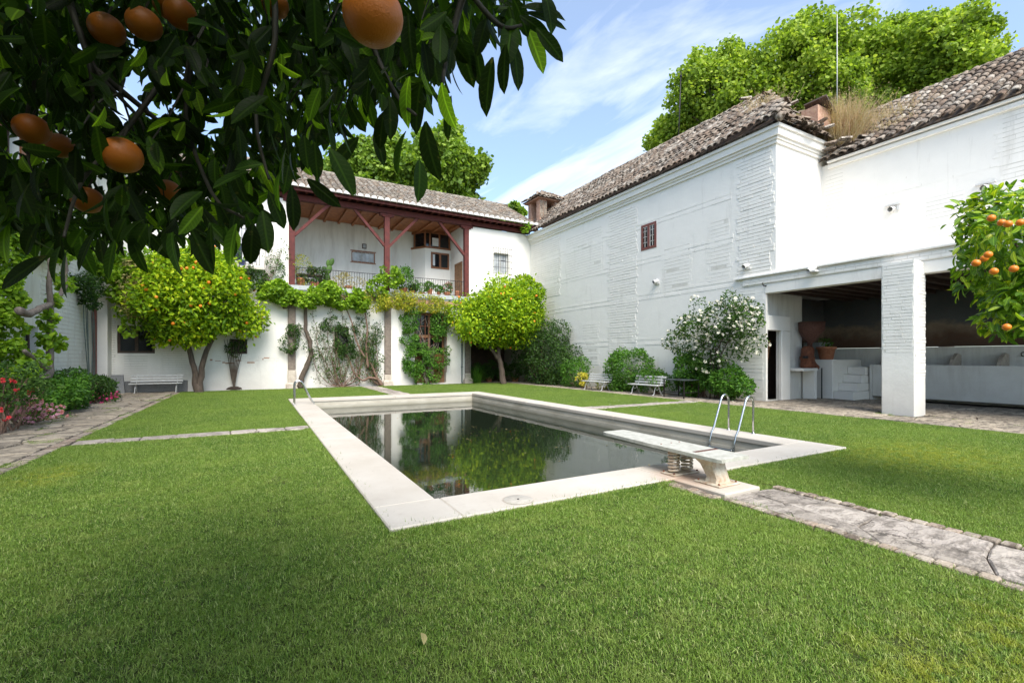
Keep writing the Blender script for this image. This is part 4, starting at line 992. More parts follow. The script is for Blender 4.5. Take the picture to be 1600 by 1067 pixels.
# cornice, in three steps, round the corner
def cornice(name, d, z0, z1):
    q = MB(); q.prism([(XR-d, 10-d), (XS+.4, 10-d), (XS+.4, 10.15), (XR+.2, 10.15), (XR+.2, 27.6), (XR-d, 27.6)], z0, z1); bld(q, name, M['plain_white'], barn)
cornice('cornice', .07, 9.38, 9.50); cornice('cornice', .12, 9.503, 9.60); cornice('cornice', .20, 9.603, 9.86); cornice('cornice', .27, 9.863, 9.98)
f = window(barn, 'X', XR, 15.72, 16.70, 6.82, 8.05, -.02, M['pipe_brown'], .12, 2, 1, label='small brown window with iron bars high in the white wall')
bars(f, 'X', XR, 15.80, 16.62, 6.9, 7.98, 6, 5, -.0, .011, M['mortar'])
# water spouts
def spout(parent, p, label=None, axis='X'):
    q = MB(); x, y, z = p
    q.tube([(x+.05, y, z+.04), (x-.10, y, z), (x-.26, y, z-.05)], [.09, .085, .08], 8, caps=False); q.box(x-.05, x+.02, y-.15, y+.15, z-.13, z-.07)
    return q.build('spout', M['mortar'], parent)
for u, v in ((1027, 440), (1168, 416)): spout(barn, gX(u, v, XR))
# roof
exx, ez = XR-.38, 10.02
rx, rz = 21.2, 14.15; ra = Vector((20.35, 12.9, 12.95)); rb = Vector((rx, 16.5, rz)); rc = Vector((rx, 33, rz))
sheet(barn, [(exx, 10-.38, ez), tuple(ra), tuple(rb), tuple(rc), (exx, 33, ez)], M['tile_right'])
sheet(barn, [(exx, 10-.38, ez), (26.0, 10-.38, ez), tuple(ra)], M['tile_right'])
sheet(barn, [(26.0, 10-.38, ez), (26, 33, ez), tuple(rc), tuple(rb), tuple(ra)], M['tile_right'])
def clipW(u, s):      # west slope: u = metres from the near corner along Y, s = up slope
    run = s*math.cos(math.atan2(rz-ez, rx-exx)); return run*.78 < u+.2
S_ = Vector((rx-exx, 0, rz-ez)); 
tile_roof(barn, (exx-.06, 9.60, ez+.06), (0, 1, 0), S_, 23, S_.length+.05, M['tile_right'], .30, .37, .16, .026, clip=clipW)
S2 = Vector((0, ra.y-9.62, ra.z-ez))
def clipS(u, s): return s/S2.length < u/4.2 and s/S2.length < (10-u)/5.6+.1
tile_roof(barn, (exx, 9.58, ez+.05), (1, 0, 0), S2, 9.8, S2.length+.1, M['tile_right'], .31, .35, .12, .07, clip=clipS, nobj=0)
q = MB()
def ridge(a, b, r=.15):
    a, b = Vector(a), Vector(b); n = int((b-a).length/.40)
    for i in range(n):
        p = a.lerp(b, i/n); d = (b-a).normalized(); q.tube([p+Vector((0, 0, .05)), p+d*.5+Vector((0, 0, .10+random.uniform(-.03, .03)))], [r, r*.8], 8)
ridge((exx, 9.62, ez), ra); ridge(ra, rb); ridge(rb, rc); ridge(ra, (26, 9.62, ez))
o = bld(q, 'ridge_tiles', M['tile_right'], barn); o['kind'] = 'stuff'
# loose, slipped tiles and rubble heaped near the broken corner of the roof
P = []; 
for _ in range(60):
    a = random.random(); p = Vector((exx+.3, 9.75, ez+.15)).lerp(Vector((ra.x, ra.y, ra.z+.25)), a)+Vector((random.gauss(.35, .5), random.gauss(0, .30), random.uniform(0, .10)))
    P.append(p)
for _ in range(60): P.append(Vector((random.uniform(17.5, 21), random.gauss(9.75, .12), random.uniform(10.05, 10.25))))
for _ in range(90): P.append(Vector((random.uniform(19.3, 20.8), random.uniform(8.7, 9.7), 9.35+random.uniform(0, .45))))
me = scatter_mesh('loose_tiles', TILE[0], TILE[1], [tuple(p) for p in P], frames(unit(len(P))*[1, 1, .12], np.tile([0, 0, 1.], (len(P), 1))), .95)
o = link('loose_tiles', me, barn, M['tile_right']); o['kind'] = 'stuff'
q = MB(); p = gX(1275, 182, 18.9); q.obox((p.x, p.y, p.z-.15), (1, 0, 0), (0, 1, 0), (0, 0, 1), .45, .3, .35); bld(q, 'broken_chimney', M['brick_old'], barn)
q = MB(); q.obox((p.x+.1, p.y-.1, p.z+.27), Vector((.9, .1, -.35)).normalized(), Vector((0, 1, 0)), Vector((.35, 0, .93)).normalized(), .5, .4, .03); bld(q, 'fallen_slab', M['dark_wood'], barn)

# chimney with a small tiled roof
cp_ = gZ(853, 318, 34.0)
ch = thing('brick_chimney', (cp_.x, cp_.y, 11.4), 'squat brick chimney with a little tiled roof where the two roofs meet', 'chimney')
CX, CYY = cp_.x, cp_.y; zt = cp_.z-.05
for dx_, dy_ in ((-.75, -.55), (.55, -.55), (-.75, .6), (.55, .6)):
    b = MB(); b.box(CX+dx_-.28, CX+dx_+.32, CYY+dy_-.22, CYY+dy_+.22, 11.0, zt); o = b.build('brick_pillar', M['brick_old'], ch)
    if dy_ < 0:
        P = []; S = []; n = int((zt-11.6)/.11)
        for r in range(n):
            for k in range(2):
                P.append((CX+dx_-.13+k*.30, CYY+dy_-.225, 11.65+r*.11)); S.append((.135, .02, .042))
        me = scatter_mesh('bricks', [(-1,-1,-1),(1,-1,-1),(1,1,-1),(-1,1,-1),(-1,-1,1),(1,-1,1),(1,1,1),(-1,1,1)], [(3,2,1,0),(4,5,6,7),(0,1,5,4),(1,2,6,5),(2,3,7,6),(3,0,4,7)], P, None, S)
        link('bricks', me, o, M['edge_brick'])['kind'] = 'stuff'
b = MB(); b.box(CX-1.25, CX+1.15, CYY-.95, CYY+1.0, zt, zt+.09); b.build('cap', M['brick_old'], ch)
b = MB(); b.add([(CX-1.4, CYY-1.1, zt+.09), (CX+1.3, CYY-1.1, zt+.09), (CX+1.3, CYY+1.1, zt+.09), (CX-1.4, CYY+1.1, zt+.09), (CX-.05, CYY, zt+.80)], [(0,1,4),(1,2,4),(2,3,4),(3,0,4)]); b.build('cap_roof', M['tile_right'], ch)
tile_roof(ch, (CX-1.45, CYY-1.16, zt+.10), (1, 0, 0), (0, 1.15, .72), 2.8, 1.35, M['tile_right'], .25, .33, .04, .04, nobj=16, clip=lambda u, s: s < min(u, 2.8-u)*1.05)
tile_roof(ch, (CX-1.45, CYY+1.15, zt+.10), (0, -1, 0), (1.4, 0, .72), 2.3, 1.55, M['tile_right'], .25, .33, .04, .04, nobj=12, clip=lambda u, s: s < min(u, 2.3-u)*1.35)

# ------------------------------------------------------------------ second section with the open portico
side = thing('portico_building', (XS, 5, 0), 'white building with an open portico, square pillar and drinking troughs', 'building')
b = MB(); b.box(XS, XS+.5, -5, 9.998, 4.66, 9.12); bld(b, 'upper_wall', M['wall'], side)
b = MB(); b.cbox(XS-.10, XS+.5, -5, 9.73, 8.92, 9.06, .01); b.cbox(XS-.18, XS+.5, -5, 9.72, 9.123, 9.20, .01); bld(b, 'cornice', M['plain_white'], side)
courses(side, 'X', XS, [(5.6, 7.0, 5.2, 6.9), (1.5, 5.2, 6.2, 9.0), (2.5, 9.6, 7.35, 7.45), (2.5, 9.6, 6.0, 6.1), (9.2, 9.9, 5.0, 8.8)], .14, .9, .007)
for u, v in ((1395, 326), (1540, 293)):
    p = gX(u, v, XS); q = MB(); q.box(p.x-.06, p.x+.1, p.y-.22, p.y+.22, p.z+.10, p.z+.15); q.box(p.x-.04, p.x+.1, p.y-.20, p.y-.14, p.z-.1, p.z+.10); q.tube([(p.x+.02, p.y, p.z), (p.x-.22, p.y, p.z-.06)], [.10, .085], 8, False); bld(q, 'spout', M['mortar'], side)
S3 = Vector((4.6, 0, 3.2)); sheet(side, [(XS-.25, -5, 9.22), (XS+4.5, -5, 12.42), (XS+4.5, 12, 12.42), (XS-.25, 12, 9.22)], M['tile_right'])
sheet(side, [(XS+4.5, -5, 12.42), (XS+9.5, -5, 9.2), (XS+9.5, 12, 9.2), (XS+4.5, 12, 12.42)], M['tile_right'])
tile_roof(side, (XS-.30, 1.5, 9.27), (0, 1, 0), S3, 8.6, S3.length, M['tile_right'], .30, .37, .08, .02)
q = MB(); ridge((XS+4.5, -2, 12.42), (XS+4.5, 11.5, 12.45)); o = bld(q, 'ridge_tiles', M['tile_right'], side); o['kind'] = 'stuff'
# flat roof of the portico, its beam and parapet
b = MB(); b.box(XR+.35, XS-.003, -5, 9.99, 4.45, 4.66); b.box(XR+.35, 23.0, -5, 11.9, 4.20, 4.447); bld(b, 'portico_roof', M['plain_white'], side)
b = MB(); b.box(XR+.35, 22.4, -5, 10.45, 4.16, 4.198); bld(b, 'portico_ceiling', M['dark_wood'], side)
for k in range(20):
    q = MB(); y = 10.2-k*.55; q.cbox(XR+.36, 22.4, y, y+.14, 4.02, 4.158, .01); bld(q, 'ceiling_beam', M['dark_wood'], side)
b = MB(); b.cbox(XR-.02, XR+.33, -5, 10.42, 3.98, 4.33, .012); bld(b, 'portico_beam', M['plain_white'], side)
b = MB(); b.cbox(XR-.05, XR+.34, -5, 11.3, 4.333, 4.62, .02); b.cbox(XR-.13, XR+.34, -5, 11.6, 4.623, 4.70, .015); bld(b, 'parapet', M['wall'], side)
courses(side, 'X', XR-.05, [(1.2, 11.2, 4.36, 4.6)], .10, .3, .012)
b = MB(); b.box(XR-.006, XR+.104, 10.38, 10.80, -.1, 4.33); bld(b, 'jamb', M['plain_white'], side)
# square whitewashed brick pillar
pil = MB(); pil.cbox(15.95, 16.62, 5.76, 6.56, -.12, 4.32, .03); pil = bld(pil, 'pillar', M['wall'], side)
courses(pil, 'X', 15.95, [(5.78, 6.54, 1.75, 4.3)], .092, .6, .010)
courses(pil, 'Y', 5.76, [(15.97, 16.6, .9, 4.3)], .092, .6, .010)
p = gX(1272, 415, XR-.13); q = MB(); q.tube([(XR-.1, p.y, 4.62), (XR-.2, p.y+.02, 4.60), (XR-.38, p.y+.06, 4.50)], [.09, .085, .07], 8, False); q.cbox(XR-.32, XR-.05, p.y-.13, p.y+.15, 4.46, 4.52, .01); bld(q, 'spout', M['mortar'], side)
q = MB(); q.tube([(XR-.03, 10.35, 4.25), (XR-.22, 10.35, 4.25), (XR-.24, 10.35, 4.36)], .02, 6); bld(q, 'iron_hook', M['iron'], side)
# interior walls
b = MB(); wall_holes(b, 'Y', 10.5, .08, XR+.108, 19.05, -.1, 4.2, [(16.64, 17.46, .02, 2.62)]); bld(b, 'inner_wall', M['wall_in'], side)
for r_ in ((18.75, 19.05, 10.8, 11.6, -.1, 4.2), (19.05, 22.8, 11.6, 11.9, -.1, 4.2)):
    b = MB(); b.box(*r_); bld(b, 'inner_wall', M['wall_in'], side)
b = MB(); b.box(16.62, 18.74, 11.3, 11.5, -.1, 3.5); bld(b, 'store_shade', M['dark_wood'], side)  # dark sheets added so the doorway looks unlit, shade given as colour
b = MB(); b.box(16.605, 16.62, 10.82, 11.3, -.1, 3.5); bld(b, 'store_shade', M['dark_wood'], side)
b = MB(); b.box(22.4, 22.7, -5, 11.6, 2.02, 4.2); bld(b, 'painted_wall', M['mural'], side)
b = MB(); b.box(22.1, 22.7, -5, 11.6, -.1, 2.0); bld(b, 'ledge', M['wall_in'], side)
b = MB(); b.box(19.3, 22.4, 11.4, 11.598, 2.0, 4.15); bld(b, 'painted_wall', M['mural'], side)
# doorway surround and the boards stored behind it
b = MB(); b.cbox(17.46, 18.02, 10.36, 10.498, -.02, 2.62, .02); b.cbox(XR+.108, 18.02, 10.36, 10.498, 2.625, 3.18, .02); dw = bld(b, 'door_surround', M['plain_white'], side)
for i, (x, wd) in enumerate(((16.66, .20), (16.88, .08), (17.0, .24), (17.28, .14))):
    q = MB(); q.obox((x+wd/2, 10.78+.05*i, 1.15), (1, 0, 0), Vector((0, 1, .12)).normalized(), Vector((0, -.12, 1)).normalized(), wd/2, .02, 1.12); q.build('board', M['old_door'] if i % 2 else M['dark_wood'], dw)
# masonry block, steps and troughs
b = MB(); b.cbox(19.75, 22.0, 9.72, 11.58, -.05, 1.53, .02); bld(b, 'plinth', M['plain_white'], side)
for i in range(4):
    b = MB(); b.cbox(19.78+i*.36, 22.08, 9.03+i*.02, 9.715, -.05 if i == 0 else .31*i+.003, .31*(i+1), .018); bld(b, 'step', M['plain_white'], side)
b = MB(); b.cbox(21.0, 22.08, 8.92, 9.02, -.05, 1.34, .01)
b.cbox(21.0, 21.12, -5, 8.915, .12, 1.34, .015); b.box(21.12, 22.08, -5, 8.915, .12, 1.1); bld(b, 'trough', M['wall_in'], side)
for y in (8.7, 6.7, 5.5, 3.0, 1.0):
    q = MB(); V = []
    for yy in (y-.05, y+.05): V += [(21.13, yy, 1.1), (22.09, yy, 1.1), (22.09, yy, 1.72), (21.8, yy, 1.76), (21.45, yy, 1.55)]
    q.add(V, [(0,1,2,3,4),(9,8,7,6,5)]+[(i, (i+1) % 5+0, (i+1) % 5+5, i+5) for i in range(5)]); bld(q, 'divider_stone', M['stone_base'], side)
for y in (5.1, 3.9):
    q = MB(); P = [(22.06, y+.07*math.cos(a), 1.72+.07*math.sin(a)) for a in [2*PI*k/14 for k in range(15)]]; q.tube(P, .012, 5); bld(q, 'tether_ring', M['iron'], side)

# ================================================================== BUILDING ON THE LEFT (faces +X at X = -6.2)
XL = -6.2
lb = thing('left_house', (XL, 12, 0), 'tall white-washed brick house along the left side, behind the vines', 'house')
b = MB(); wall_holes(b, 'X', XL-.5, .5, -4, 27.19, -.1, 11.2, [(13.6, 15.0, 1.9, 3.9), (9.0, 10.2, 1.6, 3.6), (8.6, 9.8, 6.0, 8.4), (11.6, 12.8, 6.0, 8.4), (14.6, 15.8, 6.0, 8.4), (18, 19.2, 6.0, 8.4), (19.5, 20.6, 1.0, 2.6)]); bld(b, 'front_wall', M['wall_left'], lb)
b = MB(); b.box(XL-1.2, XL-1.0, -4, 27, -.1, 11); bld(b, 'room_lining', M['dark_wood'], lb)
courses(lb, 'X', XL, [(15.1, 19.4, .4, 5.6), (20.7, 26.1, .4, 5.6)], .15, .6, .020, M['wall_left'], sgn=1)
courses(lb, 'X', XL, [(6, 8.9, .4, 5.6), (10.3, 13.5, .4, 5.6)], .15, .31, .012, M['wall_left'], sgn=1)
def win_left(y0, y1, z0, z1):
    q = MB(); x = XL-.2
    for a, c_, z_, zz in ((y0, y0+.09, z0, z1), (y1-.09, y1, z0, z1), (y0+.09, y1-.09, z0, z0+.09), (y0+.09, y1-.09, z1-.09, z1), ((y0+y1)/2-.05, (y0+y1)/2+.05, z0+.09, z1-.09)): q.box(x-.06, x, a, c_, z_, zz)
    f = bld(q, 'window', M['dark_wood'], lb)
    for a, c_ in ((y0+.1, (y0+y1)/2-.06), ((y0+y1)/2+.06, y1-.1)):
        q = MB(); q.box(x-.04, x-.03, a, c_, z0+.1, z1-.1); q.build('pane', M['glass_dark'], f)
    return f
win_left(13.6, 15.0, 1.9, 3.9); win_left(9, 10.2, 1.6, 3.6); win_left(19.5, 20.6, 1.0, 2.6)
for y in (8.6, 11.6, 14.6, 18):
    f = win_left(y, y+1.2, 6.0, 8.4)
    for s in (-.62, 1.22):
        q = MB(); q.box(XL+.003, XL+.05, y+s, y+s+.6, 5.95, 8.45)
        sh = q.build('shutter', M['brown_wood'], f)
b = MB(); b.cbox(XL+.003, XL+.14, 26.2, 26.34, 0, 4.4, .01); bld(b, 'corner_post', M['pipe_brown'], lb)
b = MB(); b.box(XL+.003, -5.75, 26.5, 27.19, -.1, 4.5); bld(b, 'pilaster', M['wall_back'], lb)
sheet(lb, [(XL+.55, -4, 11.2), (XL+.55, 27.2, 11.2), (XL-5, 27.2, 14), (XL-5, -4, 14)], M['tile_back'])
b = MB(); b.box(XL-.2, XL+.5, -4, 27.2, 11.1, 11.18); bld(b, 'eave_boards', M['red_wood'], lb)

# ================================================================== TREES AND PLANTS
def trunk_obj(t, paths, mat=None, name='trunk', sides=9):
    b = MB()
    for pts, r0, r1 in paths:
        P = smooth_path(pts, 4); k = len(P)
        P = [p+Vector((noise.noise(p*3)*r0*.5, noise.noise(p*3+Vector((9, 0, 0)))*r0*.5, 0)) if 0 < i < k-1 else p for i, p in enumerate(P)]
        b.tube(P, radii(r0, r1, k), sides)
    return b.build(name, mat or M['bark'], t)
def fruits(t, P, r, name='oranges', tmpl=ORB):
    me = scatter_mesh(name, tmpl[0], tmpl[1], P, None, np.full(len(P), r)*rng.uniform(.88, 1.1, len(P)), smooth=True)
    o = link(name, me, t, M['orange_lit']); o['kind'] = 'stuff'; return o

def orange_mid(x, y, label, cz, rad, n, fork, lumps=30, seed=3, nf=120):
    t = thing('orange_tree', (x, y, 0), label, 'orange tree', 'orange trees in the courtyard')
    trunk_obj(t, fork)
    P, u = crown_points(n, (x+rad[3], y, cz), rad[:3], lumps, .40, .10, cz-rad[2]*.98)
    P = P+rng.normal(size=P.shape)*.15; foliage('crown', M['lf_orange'], t, P, u, .215, LEAF2, .35, .8, .45)
    k = rng.choice(len(P), nf, replace=False); fruits(t, P[k]+u[k]*.10-np.array([0, .12, .04]), .07)
    # limbs inside the crown
    b = MB()
    for _ in range(26):
        p = Vector(P[rng.integers(len(P))]); q0 = Vector((x+rad[3]*.5, y, cz-rad[2]*.7)); branch(b, q0, q0.lerp(p, .9), .05, .012, 5, .12, 5)
    b.build('limbs', M['bark'], t)
    return t
o1 = Vector((-2.42, 26.1, 0))
orange_mid(o1.x, o1.y, 'round fruiting orange tree with a forked trunk, beside the far left bench', 4.45, (2.35, 2.1, 2.15, .05), 19000,
    [([(-2.42,26.1,-.1),(-2.50,26.1,.6),(-2.62,26.1,1.4),(-3.0,26.1,2.9),(-3.3,26.1,3.8)], .15, .08), ([(-2.35,26.1,-.1),(-2.28,26.1,.7),(-2.15,26.1,1.6),(-1.6,26.1,3.0),(-1.1,26.1,3.9)], .15, .08),
     ([(-2.4,26.1,-.1),(-2.4,26.1,.05),(-2.4,26.1,.3)], .24, .16)], 34, 3, 100)
o2 = gY(787, 600, 25.2)
orange_mid(o2.x, o2.y, 'dense orange tree with a short leaning trunk in the far right corner by the arcade', 4.15, (2.75, 2.2, 1.75, -.15), 19000,
    [([(o2.x,25.2,-.1),(o2.x-.1,25.2,.8),(o2.x-.35,25.2,1.8),(o2.x-.3,25.2,3.0)], .21, .10), ([(o2.x-.33,25.2,1.5),(o2.x-.9,25.2,2.2),(o2.x-1.4,25.2,3.0)], .11, .06)], 30, 5, 38)
# extra top lump of that tree
tt = [o for o in col.objects if o.name.startswith('orange_tree')][-1]
P, u = crown_points(4500, (o2.x+1.15, 25.2, 5.45), (1.15, 1.1, .95), 10, .5); foliage('crown', M['lf_orange'], tt, P, u, .20, LEAF2, .25, .6, .55)

# tall plane trees beyond the roofs
def tall_tree(u, vt, vb, wpx, z, label, mat, n=16000, lumps=40, sz=.25, lr=.21, group='tall trees beyond the roofs'):
    top = gZ(u, vt, z); bot = gZ(u, vb, z); r = wpx/2*z/FPX*.88; h = (top.z-bot.z)/2*.93; c = (top+bot)/2-Vector((0, 0, h*.06))
    t = thing('tall_tree', (c.x, c.y, 0), label, 'tree', group)
    b = MB(); P0 = [(c.x, c.y, -.3), (c.x+.2, c.y, c.z*.5), (c.x, c.y, c.z), (c.x+.1, c.y, c.z+h*.6)]
    b.tube(smooth_path(P0, 4), radii(.55, .08, 13), 8)
    for _ in range(26):
        a = random.uniform(0, 2*PI); z0 = random.uniform(c.z-h, c.z+h*.4); k = random.uniform(.45, .72)
        branch(b, (c.x+.1, c.y, z0), (c.x+math.cos(a)*r*k, c.y+math.sin(a)*r*k, min(c.z+h*.6, z0+r*.6)), .16, .03, 6, .12, 5)
    b.build('trunk', M['bark_grey'], t)
    P, uo = crown_points(int(n*2.4), c, (r, r*.9, h), lumps*3, lr, .3); P = P+rng.normal(size=P.shape)*r*.035
    foliage('crown', mat, t, P, uo, sz, LEAFV, .3, 1.1, .3); return t
tall_tree(1132, 62, 250, 185, 40, 'bright green tree rising behind the long tiled roof, left of the taller ones', M['lf_plane'], 11000, 44)
tall_tree(1058, 165, 285, 95, 44, 'low rounded green tree top beside the thin mast behind the long roof', M['lf_plane'], 5000, 22, .31, .32)
tall_tree(1275, 5, 250, 175, 38, 'tall leafy tree behind the roof corner with the dry weeds', M['lf_plane'], 13000, 48)
tall_tree(1385, 0, 250, 170, 42, 'tall leafy tree between the white mast and the right-hand roof', M['lf_plane'], 12000, 44)
tall_tree(1478, -12, 225, 160, 38, 'tall leafy tree rising over the right-hand tiled ridge', M['lf_plane'], 12000, 44)
tall_tree(1612, 62, 130, 40, 44, 'tree tip just showing over the ridge at the right edge', M['lf_plane'], 1500, 10)
tall_tree(690, 192, 350, 160, 50, 'broad round tree crown behind the house roof, right one', M['lf_plane2'], 13000, 46, .38)
tall_tree(585, 195, 345, 150, 52, 'broad tree crown behind the house roof with a pale centre', M['lf_plane2'], 11000, 40, .38)
tall_tree(480, 235, 350, 130, 55, 'tree crown behind the left end of the house roof', M['lf_plane2'], 9000, 34, .4)
tall_tree(806, 306, 380, 34, 62, 'small distant tree between the house roof and the chimney', M['lf_plane2'], 1500, 12, .5)
tall_tree(770, 322, 380, 30, 66, 'small distant tree peeping over the right end of the house roof', M['lf_plane2'], 900, 9, .5)

def bush(name, pos, rad, label, cat, mat, n, size, lumps=16, lr=.42, group=None, tmpl=LEAF2, droop=.1, stems=True, jit=.7, flat=None):
    t = thing(name, (pos[0], pos[1], 0), label, cat, group)
    P, u = crown_points(n, pos, rad, lumps, lr, .15, .03 if flat is None else flat); foliage('foliage', mat, t, P, u, size, tmpl, droop, jit, .4)
    if stems:
        b = MB()
        for _ in range(10):
            p = Vector(P[rng.integers(len(P))]); q0 = Vector((pos[0]+random.uniform(-.1, .1), pos[1]+random.uniform(-.2, .2), 0)); branch(b, q0, q0.lerp(p, .9), .025, .008, 5, .12, 5)
        b.build('stems', M['twig'], t)
    return t, P, u
def flowers(t, P, mat, r, name='flowers'):
    me = scatter_mesh(name, ROSE[0], ROSE[1], P, frames(unit(len(P)), np.tile([-.6, -.6, .5], (len(P), 1))+rng.normal(size=(len(P), 3))*.5), rng.uniform(.7, 1.25, len(P))*r)
    # rosettes open along +Z of their frame
    o = link(name, me, t, mat); o['kind'] = 'stuff'; return o

# right-hand wall, from far to near
bush('climbing_shrub', (15.6, 24.0, 1.75), (.85, 2.7, 2.0), 'big dark green climbing shrub beside the corner orange tree', 'shrub', M['lf_dark'], 13000, .13, 26)
bush('shrub', (15.4, 20.6, .75), (.7, 1.2, .85), 'low green shrub with pale flecks at the far end of the first bench', 'shrub', M['lf_bush'], 3200, .10, 14)
t, P, u = bush('yellow_plant', (15.1, 19.5, .45), (.3, .35, .42), 'small bright yellow plant between the low shrub and the far bench', 'plant', M['fl_yel'], 500, .09, 8)
bush('yellow_plant', (15.5, 18.1, .22), (.3, .7, .22), 'low yellow-green plant under the far bench', 'plant', M['lf_yellow'], 700, .08, 8)
bush('leafy_bush', (15.75, 16.7, 1.0), (.75, 1.55, 1.1), 'tall fresh green bush behind the two white benches', 'bush', M['lf_bush'], 7000, .11, 26, .33)
bush('leafy_bush', (15.6, 14.9, .55), (.5, 1.1, .45), 'low green growth behind the nearer white bench', 'bush', M['lf_bush'], 2200, .10, 12)
bush('leafy_bush', (15.85, 13.3, .95), (.5, .75, 1.0), 'green bush standing behind the metal garden table', 'bush', M['lf_bush'], 3200, .12, 14)
# white climbing rose with a trunk
t = thing('white_rose_tree', (15.7, 11.95, 0), 'large white rose in full bloom trained against the white wall', 'rose tree')
P = []; U = []
for u_, v_, r_, n_ in ((1085, 522, 40, 2600), (1120, 500, 42, 3000), (1160, 505, 38, 2600), (1060, 530, 24, 1000), (1140, 545, 34, 1900), (1108, 565, 22, 800), (1145, 475, 24, 700), (1178, 535, 18, 450), (1095, 480, 16, 300), (1175, 480, 12, 160), (1062, 500, 12, 160)):
    c = gX(u_, v_, 15.65); rr = r_*17.9/FPX; a, b_ = crown_points(int(n_*.48), c, (.5, rr*.9, rr*.82), 10, .45); P.append(a); U.append(b_)
P = np.concatenate(P); U = np.concatenate(U)
foliage('foliage', M['lf_rose'], t, P, U, .11, LEAF2, .2, .7, .3)
k = rng.choice(len(P), 400, replace=False); flowers(t, P[k]+U[k]*.07+np.array([-.08, -.08, 0]), M['fl_white'], .062)
b = MB()
for k in range(9):
    x0 = 15.75+random.uniform(-.12, .12); y0 = 11.95+random.uniform(-.25, .25)
    b.tube(smooth_path([(x0, y0, -.05), wob((x0, y0-.05, .9), .12), wob((x0-.05, y0+random.uniform(-.4, .4), 1.9), .15), wob((15.7, y0+random.uniform(-1.2, 1.2), 2.9), .2)], 4), radii(.035, .012, 13), 6)
b.build('trunk', M['bark'], t)
bush('ivy_mound', (15.7, 11.4, .7), (.55, 1.15, .62), 'dark green ivy mound round the foot of the white rose', 'ivy', M['lf_bush'], 3600, .12, 20, .36)
bush('ivy_mound', (15.9, 12.7, 1.0), (.4, .5, .7), 'small ivy clump between the metal table and the white rose', 'ivy', M['lf_bush'], 1400, .12, 8)

# dark potted plants and grasses in the arcade corner
def spiky(name, pos, n, h, label, mat, cat='plant', w=.012, spread=.5, group=None, stuff=True):
    t = thing(name, (pos[0], pos[1], pos[2]), label, cat, group)
    th = rng.random(n)*2*PI; ln = np.abs(rng.normal(0, spread, n)); d = np.stack([np.cos(th)*np.sin(ln), np.sin(th)*np.sin(ln), np.cos(ln)], 1)
    V = [(-.5,0,0),(.5,0,0),(.4,.5,-.05),(-.4,.5,-.05),(0,1,-.35)]; F = [(0,1,2),(0,2,3),(3,2,4)]
    P = np.tile(np.array(pos), (n, 1))+np.concatenate([rng.normal(size=(n, 2))*.07*h, np.zeros((n, 1))], 1)
    me = scatter_mesh('foliage', V, F, P, frames(d, -np.stack([np.cos(th), np.sin(th), np.zeros(n)], 1)+rng.normal(size=(n, 3))*.2), np.stack([np.full(n, w), rng.uniform(.6, 1.1, n)*h, rng.uniform(.6, 1.1, n)*h], 1))
    o = link('foliage', me, t, mat); o['kind'] = 'stuff'; return t
spiky('grassy_plant', (12.35, 26.8, 0), 240, 1.25, 'arching grassy plant beside the stone column of the arcade', M['lf_bush'], w=.03)
def pot(parent_label, pos, r, h, mat=None, plant=None, pm=None, n=220, size=.07, fl=None, flm=None, group=None, rad=None, name='potted_plant'):
    t = thing(name, pos, parent_label, 'potted plant', group); x, y, z = pos
    b = MB(); b.lathe([(r*.68, 0), (r*.72, .01), (r*.95, h*.80), (r*1.08, h*.81), (r*1.1, h), (r*.95, h), (r*.92, h*.9)], (x, y, z), 14); b.build('pot', mat or M['terracotta'], t)
    if plant is not None:
        rr = rad or (r*1.5, r*1.5, r*1.6); P, u = crown_points(n, (x, y, z+h+rr[2]*.7), rr, 9, .5, .2); foliage('foliage', plant, t, P, u, size, LEAF2, .1, .7, .4)
        if fl: k = rng.choice(len(P), fl, replace=False); flowers(t, P[k]+u[k]*.03, flm, .045)
    return t
for i, (x, y, r, lab, mt) in enumerate(((13.6, 27.7, .22, 'dark potted plant in the arcade left of the tree trunk', M['lf_dark']), (14.5, 27.5, .24, 'potted plant with reddish leaves in the arcade right of the tree trunk', M['lf_dark']), (15.2, 27.0, .26, 'round dark potted bush in the arcade beside the climbing shrub', M['lf_dark']), (13.0, 28.4, .2, 'small dark potted plant deep inside the arcade', M['lf_dark']))):
    pot(lab, (x, y, -.03), r, .34, plant=mt, n=900, size=.12, rad=(.42, .42, .55), group='potted plants in the arcade')

# ------------------------------------------------------------------ balcony plants
ZB = 5.449
def bal(u, v=455): return gY(u, v, 27.6).x
for u_, lab, mt, fl, flm, rr, hh in ((646, 'small clay pot with dark trailing plant, first right of the middle post', M['lf_dark'], 0, None, .13, .25), (672, 'tall clay pot with a leafy geranium below the bay window', M['lf_bush'], 0, None, .17, .42),
        (686, 'narrow clay pot between the geranium and the pink flowers', M['lf_bush'], 0, None, .13, .30), (699, 'wide clay pot full of pink flowers near the balcony door', M['lf_bush'], 70, M['fl_salmon'], .20, .30), (715, 'plain clay pot at the right end of the balcony', None, 0, None, .14, .42), (660, 'low clay bowl between two taller balcony pots', M['lf_bush'], 0, None, .2, .16)):
    pot(lab, (bal(u_), 27.65, ZB), rr, hh, plant=mt, n=420, size=.11, fl=fl, flm=flm, group='pots along the balcony railing', rad=(rr*1.7, rr*1.5, rr*1.7))
pot('big dark leafy plant behind the railing right of the middle post', (bal(632), 27.8, ZB), .24, .4, plant=M['lf_bush'], n=1400, size=.13, rad=(.75, .5, .75))
pot('pale flowering shrub in a pot beside the left balcony post', (bal(470), 27.7, ZB), .22, .5, plant=M['lf_yellow'], n=700, size=.10, rad=(.65, .4, .7))
pot('bushy balcony plant left of the cactus', (bal(492), 27.7, ZB), .22, .35, plant=M['lf_dark'], n=1100, size=.12, rad=(.7, .45, .5))
